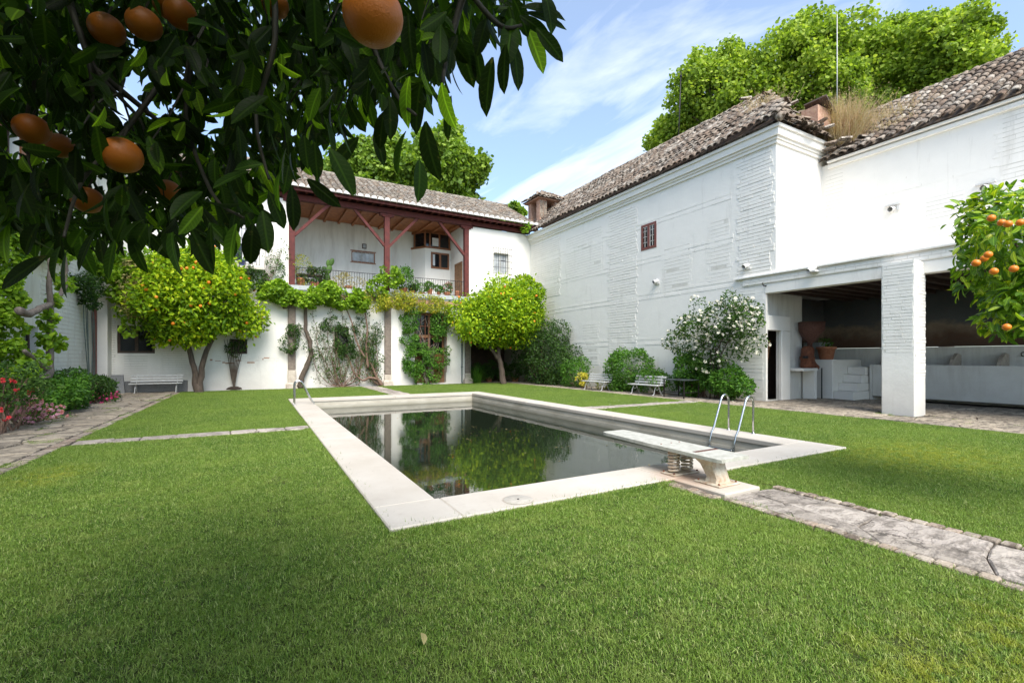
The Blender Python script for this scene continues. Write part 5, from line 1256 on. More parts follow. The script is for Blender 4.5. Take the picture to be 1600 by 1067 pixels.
pot('low balcony plant with pink tips near the railing middle', (bal(545), 27.65, ZB), .2, .25, plant=M['lf_tan'], n=700, size=.1, rad=(1.1, .35, .35))
# prickly pear
t = thing('prickly_pear', (bal(511), 27.6, ZB), 'prickly pear cactus with stacked pads behind the balcony railing', 'cactus')
b = MB(); x = bal(511)
b.lathe([(.16, 0), (.2, .3), (.22, .32)], (x, 27.6, ZB), 12); b.build('pot', M['terracotta'], t)
for (dx_, dz_, rx_, rz_, tl) in ((0, .62, .17, .30, 0), (.10, 1.10, .16, .27, .3), (-.12, 1.05, .13, .22, -.3), (.24, 1.52, .13, .24, .35), (.05, 1.45, .10, .2, .1)):
    V, F = sphere_t(10, 8); ca, sa = math.cos(tl), math.sin(tl); q = MB()
    q.add([(x+dx_+(vx*rx_*ca+vz*rz_*sa), 27.6+vy*.045, ZB+dz_+(-vx*rx_*sa+vz*rz_*ca)) for vx, vy, vz in V], F, True); q.build('pad', M['lf_dark'], t)
# round metal dish standing by the wall
t = thing('round_tray', (9.3, 30.6, ZB+.6), 'dark grey round tray leaning on the balcony wall behind the plants', 'tray')
b = MB(); V = [(9.3+.55*math.cos(a), 30.72+.10*math.sin(a)*0, ZB+.62+.55*math.sin(a)) for a in [2*PI*k/28 for k in range(28)]]
b.add(V+[(x, y+.04, z) for x, y, z in V], [tuple(range(27, -1, -1)), tuple(range(28, 56))]+[(i, (i+1) % 28, 28+(i+1) % 28, 28+i) for i in range(28)]); b.build('disc', M['grey_slab'], t)
# wooden bench-table at the left end of the balcony
t = thing('balcony_table', (2.6, 28.2, ZB), 'dark wooden table at the left end of the balcony', 'table')
b = MB(); b.cbox(1.95, 3.3, 27.9, 28.6, ZB+.72, ZB+.80, .01); b.build('table_top', M['dark_wood'], t)
for x, y in ((2.02, 27.97), (3.2, 27.97), (2.02, 28.52), (3.2, 28.52)):
    b = MB(); b.box(x-.03, x+.03, y-.03, y+.03, ZB, ZB+.717); b.build('leg', M['dark_wood'], t)
# blue pots inside the barred window
for u_, lab in ((357, 'blue glazed pot at the left behind the window bars'), (378, 'blue glazed pot at the right behind the window bars')):
    p = gY(u_, 407, YB-.16); pot(lab, (p.x, YB-.2, 6.222), .16, .30, mat=M['blue_glaze'], plant=M['lf_bush'], n=120, size=.1, rad=(.2, .15, .35), group='blue pots on the barred window sill')

# ------------------------------------------------------------------ vines over the front of the house
def vine_clumps(t, specs, Y, mat, size=.14, dens=1.5, name='foliage', tm=LEAFV, thick=.45):
    P = []; U = []
    for u_, v_, ru, rv, n_ in specs:
        c = gY(u_, v_, Y); k = (c.y*FY+c.x*FX)/FPX
        a, b_ = crown_points(int(n_*dens), c, (ru*k*1.05, thick, rv*k), 9, .48, .15); a[:, 1] = np.minimum(a[:, 1], YB-.03 if Y < YB else 99); P.append(a); U.append(b_)
    P = np.concatenate(P); U = np.concatenate(U); foliage(name, mat, t, P, U, size, tm, .3, .6, .4); return P, U
gv = thing('grape_vine', gY(478, 603, 26.9), 'old grape vine with an S-shaped trunk spreading along the balcony edge', 'vine')
vine_clumps(gv, [(428, 455, 26, 17, 800), (447, 463, 16, 12, 300), (500, 460, 32, 16, 1100), (478, 470, 18, 12, 300), (538, 466, 26, 18, 700), (560, 470, 20, 14, 400), (610, 430, 16, 16, 260), (590, 448, 18, 18, 330)], 26.75, M['lf_vine'], .13, 1.9)
p_ = lambda u, v, Y=26.95: gY(u, v, Y)
trunk_obj(gv, [([p_(470, 606), p_(471, 590), p_(480, 570), p_(486, 555), p_(484, 535), p_(478, 515), p_(477, 480), p_(474, 462)], .15, .075),
               ([p_(484, 568), p_(473, 585), p_(466, 604)], .07, .09), ([p_(476, 470), p_(455, 478), p_(443, 481), p_(438, 472), p_(430, 462)], .06, .03), ([p_(475, 468), p_(520, 466), p_(560, 470), p_(600, 466), p_(640, 470)], .06, .03)], M['bark'])
yv = thing('yellow_flowering_vine', gY(650, 470, 26.9), 'vine with yellow-green blossom hanging from the middle and right of the balcony', 'vine')
vine_clumps(yv, [(585, 471, 26, 13, 600), (615, 467, 28, 15, 800), (645, 471, 26, 17, 800), (672, 475, 24, 14, 600), (690, 478, 15, 12, 300)], 26.7, M['lf_yellow'], .11, 2.0, tm=LEAF2)
b = MB(); b.tube(smooth_path([p_(590, 470), p_(630, 474), p_(690, 480)], 4), .035, 6); b.build('stem', M['bark_grey'], yv)
cg = thing('climbing_creeper', gY(668, 598, 26.95), 'dark green creeper growing up both sides of the grilled garden door', 'creeper')
vine_clumps(cg, [(640, 500, 14, 24, 800), (642, 530, 16, 20, 700), (650, 560, 22, 22, 1300), (645, 575, 18, 12, 500), (690, 500, 14, 26, 700), (686, 520, 12, 14, 350), (684, 560, 14, 22, 600), (663, 590, 14, 12, 250), (680, 585, 10, 14, 200), (697, 548, 7, 7, 80), (660, 545, 9, 12, 200)], 26.85, M['lf_bush'], .12, 1.6, tm=LEAF2, thick=.22)
b = MB()
for k in range(16):
    u0 = 668+random.uniform(-3, 3); u1 = random.choice([640, 650, 690, 685, 672]); v1 = random.uniform(485, 570)
    b.tube(smooth_path([p_(u0, 600), p_(u0+random.uniform(-10, 10), 575), p_((u0+u1)/2+random.uniform(-12, 12), 540), p_(u1, v1)], 4), radii(.028, .010, 13), 5)
for k in range(16):
    u0, v0 = random.uniform(648, 690), random.uniform(488, 520); b.tube([p_(u0, v0), p_(u0+random.uniform(-14, 14), v0+random.uniform(5, 25))], .014, 5)
b.build('stems', M['bark_grey'], cg)
# tangle of half-bare climbers between the columns
tg = thing('climbing_tangle', gY(535, 604, 26.95), 'half-bare tangle of woody climbers spread over the wall between the stone columns', 'climber')
b = MB(); tips = []
for k in range(46):
    u0 = random.choice([532, 534, 536, 538, 597]) if k > 3 else 597; v0 = 604
    dirn = random.uniform(-1.0, 1.0) if u0 < 590 else random.uniform(-1.0, .05)
    P = [(u0, v0)]; u_, v_ = u0, v0; st = random.randint(4, 8)
    for j in range(st):
        u_ += dirn*random.uniform(6, 18)*(1.2 if j < 2 else .5)+random.uniform(-5, 5); v_ -= random.uniform(6, 24) if j > 0 else random.uniform(2, 12)
        u_ = min(max(u_, 462), 602); v_ = max(v_, 478); P.append((u_, v_))
    Yk = 26.95+random.uniform(-.15, .1)
    W_ = smooth_path([gY(a, c, Yk) for a, c in P], 4); r0 = random.uniform(.012, .03); b.tube(W_, radii(r0, .008, len(W_)), 5); tips += W_[6:]
for P in ([(598, 604), (592, 594), (578, 590), (566, 594), (552, 580), (545, 560), (535, 548)], [(597, 603), (588, 588), (580, 570), (566, 552), (556, 530), (550, 505), (540, 480)], [(575, 575), (572, 545), (574, 515), (570, 485)]):
    W_ = smooth_path([gY(a, c, 26.85) for a, c in P], 5); b.tube(W_, radii(.085, .03, len(W_)), 7)
b.build('stems', M['twig'], tg)
T = np.array([tuple(t_) for t_ in tips]); k = rng.choice(len(T), 3000); P = T[k]+rng.normal(size=(3000, 3))*[.16, .05, .16]
foliage('foliage', M['lf_rose'], tg, P, unit(3000), .11, LEAF2, .3, .8, .3)
vine_clumps(tg, [(515, 505, 16, 14, 260), (538, 535, 14, 26, 420), (560, 510, 9, 20, 150), (545, 552, 12, 12, 200), (575, 540, 8, 30, 150), (590, 525, 9, 20, 110), (450, 535, 16, 22, 330), (462, 515, 10, 12, 130), (500, 540, 20, 30, 160), (585, 560, 10, 20, 120)], 26.9, M['lf_dark'], .11, 2.2, 'leaf_clusters', LEAF2, .12)
# thin shrub on the wall behind the orange tree
ts = thing('wall_shrub', gY(366, 606, 26.95), 'thin multi-stemmed shrub against the house wall right of the orange tree', 'shrub')
b = MB()
for k in range(8):
    b.tube(smooth_path([p_(366, 607), p_(364+k*1.2-3, 585), p_(356+k*3, 555), p_(350+k*5, 530)], 4), radii(.03, .012, 13), 5)
V, F = sphere_t(10, 6); pc_ = gY(366, 605, 26.95); b.add([(pc_.x+a*.35, pc_.y+c*.2, .02+abs(d_)*.16) for a, c, d_ in V], F)
b.build('stems', M['bark'], ts)
vine_clumps(ts, [(366, 545, 12, 12, 260), (372, 533, 10, 8, 120)], 26.95, M['lf_dark'], .11, 1, tm=LEAF2, thick=.15)
# shrubs on the upper wall ledge between window and balcony
us = thing('trailing_shrub', gY(405, 440, 26.9), 'dark trailing shrub on the wall under the barred upper window', 'shrub')
vine_clumps(us, [(398, 437, 20, 18, 900), (384, 428, 12, 10, 250), (412, 448, 14, 12, 300)], 26.95, M['lf_dark'], .12, 1, tm=LEAF2)
vine_clumps(us, [(428, 412, 12, 14, 160), (440, 400, 8, 12, 60), (418, 395, 3, 22, 40), (436, 425, 12, 12, 160), (442, 385, 5, 10, 26)], 26.95, M['lf_rose'], .11, 1, 'wispy_foliage', LEAF2, .2)
b = MB()
for k in range(10): b.tube(smooth_path([p_(408+k, 450), p_(412+k*2, 425), p_(416+k*3, random.uniform(375, 405))], 3), radii(.018, .006, 7), 5)
b.tube([p_(405, 455), p_(404, 500), p_(400, 520)], .02, 5); b.build('stems', M['twig'], us)

# ------------------------------------------------------------------ left wall: vines, roses, bushes
def clumpX(t, specs, X, mat, size, dens=1.0, name='foliage', tm=LEAF2, thick=.5, kind=True):
    P = []; U = []
    for u_, v_, ru, rv, n_ in specs:
        c = gX(u_, v_, X); k = (c.y*FY+c.x*FX)/FPX
        a, b_ = crown_points(int(n_*dens), c, (thick, ru*k*1.3, rv*k), 9, .48, .15); a[:, 0] = np.maximum(a[:, 0], XL+.03); P.append(a); U.append(b_)
    P = np.concatenate(P); U = np.concatenate(U); foliage(name, mat, t, P, U, size, tm, .3, .7, .4); return P, U
lv = thing('wall_vine', gX(48, 612, -5.0), 'old leafy vine with a pale twisted trunk on the left wall', 'vine')
clumpX(lv, [(8, 350, 32, 36, 1400), (45, 345, 26, 24, 700), (10, 400, 26, 40, 1500), (4, 460, 20, 42, 1300), (4, 520, 20, 40, 1000), (18, 560, 16, 26, 350), (2, 590, 18, 20, 400), (75, 372, 24, 16, 600), (112, 385, 26, 15, 600), (92, 398, 20, 13, 350)], -5.75, M['lf_vine'], .10, 1.2, tm=LEAFV, thick=.3)
clumpX(lv, [(75, 500, 9, 12, 90), (72, 530, 8, 14, 90), (88, 535, 9, 12, 90), (80, 470, 10, 10, 60), (42, 575, 16, 16, 140), (60, 560, 14, 12, 90), (100, 440, 14, 12, 120), (35, 600, 20, 14, 160)], -5.3, M['lf_vine'], .14, 1, 'leaf_clusters', LEAFV, .15)
q_ = lambda u, v, X=-5.25: gX(u, v, X)
trunk_obj(lv, [([q_(44, 622), q_(52, 604), q_(66, 592), q_(76, 578)], .19, .13), ([q_(76, 580), q_(66, 574), q_(50, 560), q_(38, 548)], .10, .05), ([q_(77, 580), q_(78, 560), q_(79, 520), q_(80, 480), q_(77, 445), q_(80, 400)], .10, .06),
               ([q_(30, 485), q_(45, 491), q_(62, 482), q_(84, 472), q_(98, 452), q_(104, 430), q_(100, 400)], .10, .05)], M['bark_grey'])
dv = thing('hanging_creeper', gX(136, 500, -5.9), 'dark creeper with long bare stems hanging near the corner post', 'creeper')
clumpX(dv, [(136, 448, 14, 14, 500), (140, 470, 10, 14, 300), (128, 435, 12, 10, 250), (152, 455, 10, 8, 150), (150, 440, 10, 8, 150)], -5.85, M['lf_dark'], .13, 1, thick=.25)
b = MB()
for k, (u0, u1) in enumerate(((131, 138), (134, 140), (137, 139), (141, 146), (146, 143), (143, 148))): b.tube(smooth_path([q_(u0, 465, -6.05), q_((u0+u1)/2-3+k, 510, -6.05), q_(u1, 590, -6.05)], 4), .02, 5)
b.build('stems', M['pipe_green'], dv)
tv_ = thing('tan_blossom_vine', gY(225, 450, 26.3), 'vine with hanging tan blossom left of the round orange tree', 'vine')
vine_clumps(tv_, [(222, 430, 22, 30, 900), (215, 470, 20, 26, 700), (235, 480, 15, 20, 400), (205, 440, 14, 24, 350)], 25.6, M['lf_tan'], .12, 1.2, 'blossom', LEAF2, .6)
vine_clumps(tv_, [(200, 430, 22, 24, 600), (190, 460, 16, 18, 350), (210, 400, 24, 20, 500), (195, 490, 12, 10, 120), (170, 420, 26, 22, 500), (140, 405, 26, 18, 400), (235, 505, 12, 8, 100), (205, 515, 14, 6, 70)], 25.9, M['lf_vine'], .15, 1, 'foliage', LEAFV, .6)
b = MB(); b.tube(smooth_path([p_(160, 440, 26.2), p_(190, 425, 26.1), p_(220, 410, 26), p_(260, 400, 26)], 4), .04, 6); b.build('stem', M['bark_grey'], tv_)
def lbush(specs, X, label, mat, size, dens=1.0, name='leafy_bush', cat='bush'):
    c = gX(specs[0][0], specs[0][1], X); t = thing(name, (c.x, c.y, 0), label, cat)
    P, U = clumpX(t, specs, X, mat, size, dens, thick=.6)
    b = MB()
    for _ in range(12):
        p = Vector(P[rng.integers(len(P))]); branch(b, (c.x, p.y, -.02), p, .02, .008, 4, .1, 5)
    b.build('stems', M['twig'], t); return t, P, U
lbush([(85, 612, 26, 26, 3000), (105, 625, 24, 20, 2200), (70, 632, 18, 18, 1200), (95, 598, 22, 16, 1000)], -5.1, 'dense fresh green bush along the left flagstones, nearer half', M['lf_bush'], .10)
lbush([(135, 605, 24, 20, 2600), (150, 612, 18, 18, 1500), (118, 590, 18, 14, 900), (160, 622, 10, 12, 500)], -5.3, 'darker green bush along the left flagstones, farther half', M['lf_dark'], .10, 1.1)
t, P, U = lbush([(157, 622, 10, 8, 500)], -4.9, 'magenta geranium at the far end of the left bushes', M['lf_bush'], .07, 1, 'geranium', 'flowers')
k = rng.choice(len(P), 60); flowers(t, P[k]+np.array([.08, -.15, 0]), M['fl_mag'], .06)
t, P, U = lbush([(33, 640, 14, 13, 500), (25, 630, 10, 10, 200)], -4.9, 'low plant covered in pale pink flowers beside the flagstones', M['lf_bush'], .06, 1, 'pink_geranium', 'flowers')
k = rng.choice(len(P), 170); flowers(t, P[k]+np.array([.08, -.15, 0]), M['fl_pink'], .045)
t, P, U = lbush([(58, 642, 12, 8, 350), (68, 650, 8, 5, 150), (50, 632, 8, 8, 150)], -4.8, 'trailing salmon pink flowers at the foot of the twisted vine', M['lf_bush'], .06, 1, 'pink_geranium', 'flowers')
k = rng.choice(len(P), 90); flowers(t, P[k]+np.array([.08, -.12, 0]), M['fl_salmon'], .045)
t, P, U = lbush([(12, 610, 22, 26, 700), (20, 590, 20, 16, 400), (2, 600, 14, 30, 400), (45, 605, 14, 14, 180)], -4.7, 'rose bush with red blooms at the left edge in front of the vine', M['lf_rose'], .09, 1, 'red_rose_bush', 'rose bush')
RP = [gX(u_, v_, -4.35) for u_, v_ in ((2, 597), (20, 594), (27, 608), (51, 611), (3, 640), (10, 655), (14, 654), (-6, 641), (22, 598), (48, 612), (5, 592))]
flowers(t, np.array([tuple(p) for p in RP for _ in range(3)])+rng.normal(size=(33, 3))*.018, M['fl_red'], .036)
b = MB()
for k in range(7): b.tube([gX(-2+k*6, 655, -4.8), gX(0+k*6, 620, -4.75), gX(-5+k*8, 590, -4.7)], .016, 5)
b.build('canes', M['twig'], t)
P = np.stack([rng.normal(13.3, 1.6, 300), rng.normal(11.2, 1.3, 300), np.full(300, .028)], 1); P = P[(P[:, 0] < 15.6) & (P[:, 0] > 9.3)]
me = scatter_mesh('fallen_petals', LEAF2[0], LEAF2[1], P, frames(unit(len(P))*[1, 1, .2], np.tile([0, 0, 1.], (len(P), 1))), .035)
tag(link('fallen_petals', me, None, M['fl_white']), 'white rose petals scattered on the grass below the rose', 'petals', None, 'stuff')
# grave-like grey slab against the wall
p = gY(182, 612, 26.8); t = thing('grey_stone_slab', (p.x, 26.8, 0), 'speckled grey stone slab leaning on the wall left of the bench', 'stone slab')
a_, c_ = gY(170, 611, 26.75), gY(196, 613, 26.75); b = MB(); hz = .82
b.add([(a_.x, 26.62, 0), (c_.x, 26.62, 0), (c_.x-.15, 27.05, hz), (a_.x+.03, 27.05, hz), (a_.x, 26.74, 0), (c_.x, 26.74, 0), (c_.x-.15, 27.17, hz), (a_.x+.03, 27.17, hz)], [(0,1,2,3),(7,6,5,4),(0,4,5,1),(1,5,6,2),(2,6,7,3),(3,7,4,0)])
b.build('slab', M['gravestone'], t)
t = thing('brick_block', (a_.x-.5, 26.2, 0), 'low brick block at the corner in front of the grey stone slab', 'brick block'); b = MB(); b.cbox(a_.x-.95, a_.x-.05, 25.9, 26.5, -.02, .22, .02); b.build('block', M['edge_brick'], t)

# ------------------------------------------------------------------ benches
def make_bench(loc, rz, ln, label, legs='curved'):
    t = bpy.data.objects.new('garden_bench', None); col.objects.link(t); OFF[t.name] = Vector((0, 0, 0))
    tag(t, label, 'bench', 'white slatted garden benches')
    for k, y in enumerate((-.21, -.10, .01, .12)):      # bench local: front = -Y
        b = MB(); b.cbox(-ln/2, ln/2, y-.045, y+.045, .415+(0 if k else -.012), .445, .006); b.build('seat_slat', M['white_paint'], t)
    for k, z in enumerate((.53, .65, .77)):
        b = MB(); yy = .19+(z-.45)*.30; b.obox((0, yy, z), (1, 0, 0), Vector((0, .28, 1)).normalized(), Vector((0, -1, .28)).normalized(), ln/2, .04, .014); b.build('back_slat', M['white_paint'], t)
    for x in (-ln/2+.22, ln/2-.22):
        b = MB()
        b.tube(smooth_path([(x, -.26, 0), (x, -.20, .06), (x, -.17, .2), (x, -.10, .34), (x, .0, .40), (x, .08, .34), (x, .15, .2), (x, .22, .06), (x, .28, 0)], 3), .020, 6)
        b.tube([(x, -.24, .40), (x, .17, .40), (x, .20, .46), (x, .31, .84)], .018, 6)
        b.tube(smooth_path([(x, -.14, .30), (x, -.02, .22), (x, .10, .30)], 3), .013, 5)
        for y in (-.27, .29): b.cbox(x-.025, x+.025, y-.04, y+.04, 0, .025, .006)
        b.build('leg_frame', M['white_paint'], t)
    t.location = loc; t.rotation_euler = (0, 0, rz); return t
make_bench((-4.02, 26.55, 0), 0, 1.95, 'white slatted bench against the house wall beside the round orange tree')
make_bench((14.85, 18.1, 0), -PI/2, 1.75, 'farther white bench along the right wall, beside the yellow plant')
make_bench((14.95, 14.85, 0), -PI/2, 1.75, 'nearer white bench along the right wall, next to the metal table')
t = thing('metal_table', (15.0, 13.0, 0), 'dark metal garden table at the end of the white bench', 'table')
b = MB(); b.cbox(14.55, 15.5, 12.45, 13.55, .70, .735, .006); b.build('table_top', M['table_top'], t)
for x, y in ((14.6, 12.5), (15.45, 12.5), (14.6, 13.5), (15.45, 13.5)):
    b = MB(); b.box(x-.02, x+.02, y-.02, y+.02, 0, .698); b.build('leg', M['iron'], t)
b = MB(); b.box(14.62, 15.43, 12.49, 12.51, .22, .25); b.box(14.59, 14.61, 12.52, 13.48, .22, .25); b.build('stretcher', M['iron'], t)
t = thing('ashtray', (15.0, 13.1, .735), 'small dark dish lying on the metal garden table', 'dish'); b = MB(); b.lathe([(.09, 0), (.11, .03), (.095, .03), (.08, .01)], (15.0, 13.1, .736), 14); b.build('dish', M['iron'], t)

# ------------------------------------------------------------------ portico contents
t = thing('stone_side_table', (18.9, 10.2, 0), 'narrow white masonry table beside the doorway in the portico', 'table')
b = MB(); b.cbox(18.14, 19.15, 9.95, 10.49, 1.09, 1.20, .012); b.build('table_top', M['plain_white'], t)
b = MB(); b.cbox(18.98, 19.14, 9.98, 10.44, -.05, 1.087, .012); b.build('leg', M['plain_white'], t)
t = thing('grape_crusher', (18.9, 10.2, 1.2), 'rusty iron mill with a dark hopper standing on the white table', 'mill')
cx_, cy_ = 19.0, 10.15
b = MB(); b.lathe([(.22, 0), (.24, .05), (.23, .3), (.26, .34), (.26, .42), (.22, .46), (.20, .75), (.12, .85)], (cx_-.22, cy_, 1.203), 14); b.build('body', M['iron_rust'], t)
b = MB(); b.tube(smooth_path([(cx_-.1, cy_, 1.95), (cx_+.05, cy_, 1.9), (cx_+.02, cy_, 1.6), (cx_+.15, cy_-.02, 1.35), (cx_+.35, cy_-.05, 1.2)], 3), [.12]*13, 10); b.build('spout_pipe', M['iron_rust'], t)
b = MB(); b.lathe([(.10, 0), (.10, .12), (.55, .62), (.58, .95), (.55, .95)], (cx_+.05, cy_+.05, 2.05), 4, True); b.build('hopper', M['rust_strip'], t)
b = MB(); b.lathe([(.02, -.25), (.02, .0)], (cx_-.42, cy_, 1.7), 6); b.tube([(cx_-.5, cy_-.1, 1.62), (cx_-.22, cy_-.1, 1.62)], .03, 8); b.lathe([(.09, -.05), (.09, .05)], (cx_-.52, cy_-.1, 1.62), 12); b.build('hand_wheel', M['iron'], t)
for k in range(10):
    a = 2*PI*k/10; b = MB(); b.lathe([(.022, 0), (.018, .02)], (cx_-.22+.245*math.cos(a), cy_+.245*math.sin(a), 1.62), 6); b.build('bolt', M['iron_rust'], t)
t = thing('iron_rod', (19.42, 9.9, 0), 'thin black iron rod standing under the mill spout', 'rod'); b = MB(); b.tube([(19.42, 9.95, -.05), (19.42, 9.95, 1.2)], .022, 6); b.build('rod', M['iron'], t)
pot('large clay pot with a small green plant on the white masonry block', (20.35, 10.25, 1.531), .33, .52, plant=M['lf_bush'], n=90, size=.12, rad=(.16, .16, .25), name='terracotta_pot')
t = thing('dark_crate', (20.9, 10.9, 1.53), 'dark square box behind the clay pot in the portico', 'box'); b = MB(); b.cbox(20.6, 21.5, 10.65, 11.3, 1.532, 2.25, .02); b.build('box', M['grey_slab'], t)

# ------------------------------------------------------------------ masts, weeds on the roofs, bits
t = thing('white_mast', gZ(1308, 150, 26), 'tall thin white mast in front of the right-hand trees', 'mast'); p = gZ(1308, 185, 26); q = gZ(1308, 24, 26)
b = MB(); b.tube([p, q], [.028, .02], 8); b.tube([gZ(1308, 40, 26), gZ(1308, 22, 26)], .015, 5); b.build('pole', M['white_paint'], t)
t = thing('thin_aerial', gZ(1062, 190, 30), 'thin dark aerial pole left of the trees behind the long roof', 'aerial'); p = gZ(1060, 225, 30); q = gZ(1064, 112, 30)
b = MB(); b.tube([p, q], [.05, .03], 6); b.box(q.x-.05, q.x+.05, q.y-.05, q.y+.05, q.z-.35, q.z-.25); b.build('pole', M['iron'], t)
def dry(pos, n, h, label, rad=.5, mat='lf_dry'):
    t = thing('roof_weeds', pos, label, 'weeds', 'dry weeds on the roofs')
    V = [(-.5,0,0),(.5,0,0),(.4,.6,0),(-.4,.6,0),(0,1,-.12)]; F = [(0,1,2),(0,2,3),(3,2,4)]
    P = np.array(pos)+np.concatenate([rng.normal(size=(n, 2))*rad*.45, rng.normal(size=(n, 1))*.05], 1)
    d = unit(n)*.5+np.array([0, 0, 1.]); d[:, :2] += (P[:, :2]-np.array(pos)[:2])*.5
    ln = h*rng.uniform(.4, 1.15, n)
    me = scatter_mesh('stalks', V, F, P, frames(d, unit(n)), np.stack([np.full(n, .014), ln, ln], 1)); link('stalks', me, t, M[mat])['kind'] = 'stuff'
    d = d/np.linalg.norm(d, axis=1, keepdims=True); k = rng.choice(n, n*2); PP = P[k]+d[k]*(ln[k]*rng.uniform(.55, 1.05, n*2))[:, None]+rng.normal(size=(n*2, 3))*.03
    foliage('seed_heads', M[mat], t, PP, unit(n*2), .05, LEAF2, 0, .8, .3); return t
dry((20.1, 9.65, 9.75), 3600, 1.9, 'big ball of dry pinkish weeds growing in the roof valley', .55)
dry((18.6, 11.6, 11.9), 260, .55, 'short dry weeds along the top of the broken roof hip', .9)
dry((19.6, 10.9, 11.1), 260, .6, 'dry grass tuft beside the broken chimney on the roof', .7)
dry((21.5, 8.6, 10.7), 420, .6, 'sparse dry weeds on the right-hand roof near the valley', 1.2)
dry((20.5, 7.9, 9.9), 260, .4, 'low dry weeds on the edge tiles right of the roof valley', .9)
t = thing('roof_corner_plant', gY(822, 356, 26.6), 'green plant sprouting where the house eaves meet the white wall', 'plant'); vine_clumps(t, [(822, 355, 8, 6, 90)], 26.6, M['lf_vine'], .16, 1, tm=LEAFV, thick=.25)
me_ = scatter_mesh('fallen_leaf', LEAFN[0], LEAFN[1], [(.80, 2.44, .035)], frames(np.array([[.3, .9, .25]]), np.array([[.4, -.5, 1.]])), .10); t = link('fallen_leaf', me_, None, M['lf_tan']); tag(t, 'dry curled leaf lying on the lawn near the camera', 'leaf')

me_ = scatter_mesh('fallen_leaf', LEAFN[0], LEAFN[1], [(-.42, 2.42, .03)], frames(np.array([[.8, .2, .1]]), np.array([[.2, -.5, 1.]])), .11); t = link('fallen_leaf', me_, None, M['bark']); tag(t, 'dark brown dead leaf at the bottom edge of the lawn', 'leaf')
# ================================================================== NEAR ORANGE TREES
leaf_objs = {}
def leaf_tree(t, P, D, Nr, S, mat, nobj, tmplate=LEAFN):
    """the nearest leaves as objects sharing mesh data, the rest joined"""
    eye = np.array([0, 0, EYE]); zc = P[:, 0]*FX+P[:, 1]*FY; xc = P[:, 0]*RX+P[:, 1]*RY
    vis = (zc > .3) & (np.abs(xc) < zc*1.12) & ((P[:, 2]-EYE) < zc*.80)
    key = S/np.maximum(zc, .1)*vis; order = np.argsort(-key); top = order[:nobj]; rest = order[nobj:]
    if mat.name not in leaf_objs:
        L_ = []
        for k in range(4):
            V, F = leaf_full(7, random.uniform(.17, .225), random.uniform(.05, .45), random.uniform(.03, .10))
            me = bpy.data.meshes.new('leaf'); me.from_pydata(V, [], F); me.materials.append(mat); me.polygons.foreach_set('use_smooth', [True]*len(F)); leafco(me, V); L_.append(me)
        leaf_objs[mat.name] = L_
    R_ = frames(D, Nr); o_ = off(t)
    for i in top:
        o = bpy.data.objects.new('leaf', random.choice(leaf_objs[mat.name])); col.objects.link(o); o.parent = t
        o.matrix_local = Matrix.Translation(Vector(P[i])-o_) @ Matrix(R_[i].tolist()).to_4x4() @ Matrix.Scale(float(S[i]), 4)
    far = rest[key[rest] <= 0]; mid = rest[key[rest] > 0]
    if len(mid): link('foliage', scatter_mesh('foliage', tmplate[0], tmplate[1], P[mid], R_[mid], S[mid], smooth=True), t, mat)['kind'] = 'stuff'
    if len(far): link('overhead_foliage', scatter_mesh('foliage', LEAF2[0], LEAF2[1], P[far], R_[far], S[far]), t, mat)['kind'] = 'stuff'
def orange_part(t, p, r, sq=.95, mt=None):
    V, F = ORB2; b = MB(); a = random.uniform(0, 1); b.add([(p[0]+x*r, p[1]+y*r, p[2]+z*r*sq) for x, y, z in V], F, True); b.build('orange', mt or M['orange'], t)
    b = MB(); b.tube([(p[0], p[1], p[2]+r*sq*.9), (p[0]+.01, p[1], p[2]+r*1.6)], .0025, 5); b.build('stalk', M['dark_twig'], t)

# tree at the right edge
c = gZ(1715, 378, 4.6); rt = thing('orange_tree', (c.x+.5, c.y-.25, 0), 'leafy orange tree with ripe fruit at the right edge', 'orange tree', 'orange trees in the courtyard')
P, u = crown_points(7500, c, (1.12, 1.12, .98), 34, .30, .15)
P2, u2 = crown_points(1100, gZ(1642, 470, 4.4), (.38, .38, .38), 12, .42, .15); P = np.concatenate([P, P2]); u = np.concatenate([u, u2])
uu = 800+FPX*(P[:, 0]*RX+P[:, 1]*RY)/(P[:, 0]*FX+P[:, 1]*FY); ok_ = uu > 1496+rng.normal(size=len(P))*9; P = P[ok_]; u = u[ok_]
D = u*.6+rng.normal(size=P.shape)*.5; D[:, 2] -= .35; Nr = u*.6+rng.normal(size=P.shape)*.4; Nr[:, 2] += .6
leaf_tree(rt, P, D, Nr, .105*rng.uniform(.65, 1.25, len(P)), M['lf_orange_r'], 300)
for u_, v_ in ((1543, 348), (1553, 350), (1503, 411), (1516, 404), (1527, 341), (1590, 383), (1596, 376), (1586, 393), (1551, 511), (1594, 482), (1531, 424), (1562, 420), (1522, 398), (1572, 348)):
    z = 3.75+random.uniform(-.1, .15); orange_part(rt, gZ(u_+22, v_, z), .029, .95, M['orange_lit'])
b = MB(); base = Vector((c.x+.5, c.y-.25, -.1)); b.tube(smooth_path([base, base+Vector((0, .05, .8)), base+Vector((-.1, .1, 1.6)), Vector(c)], 4), radii(.11, .04, 13), 9)
for _ in range(26):
    p = Vector(P[rng.integers(len(P))]); branch(b, Vector(c)+Vector((0, 0, -.4)), p, .022, .005, 6, .12, 5)
b.build('trunk', M['bark'], rt)

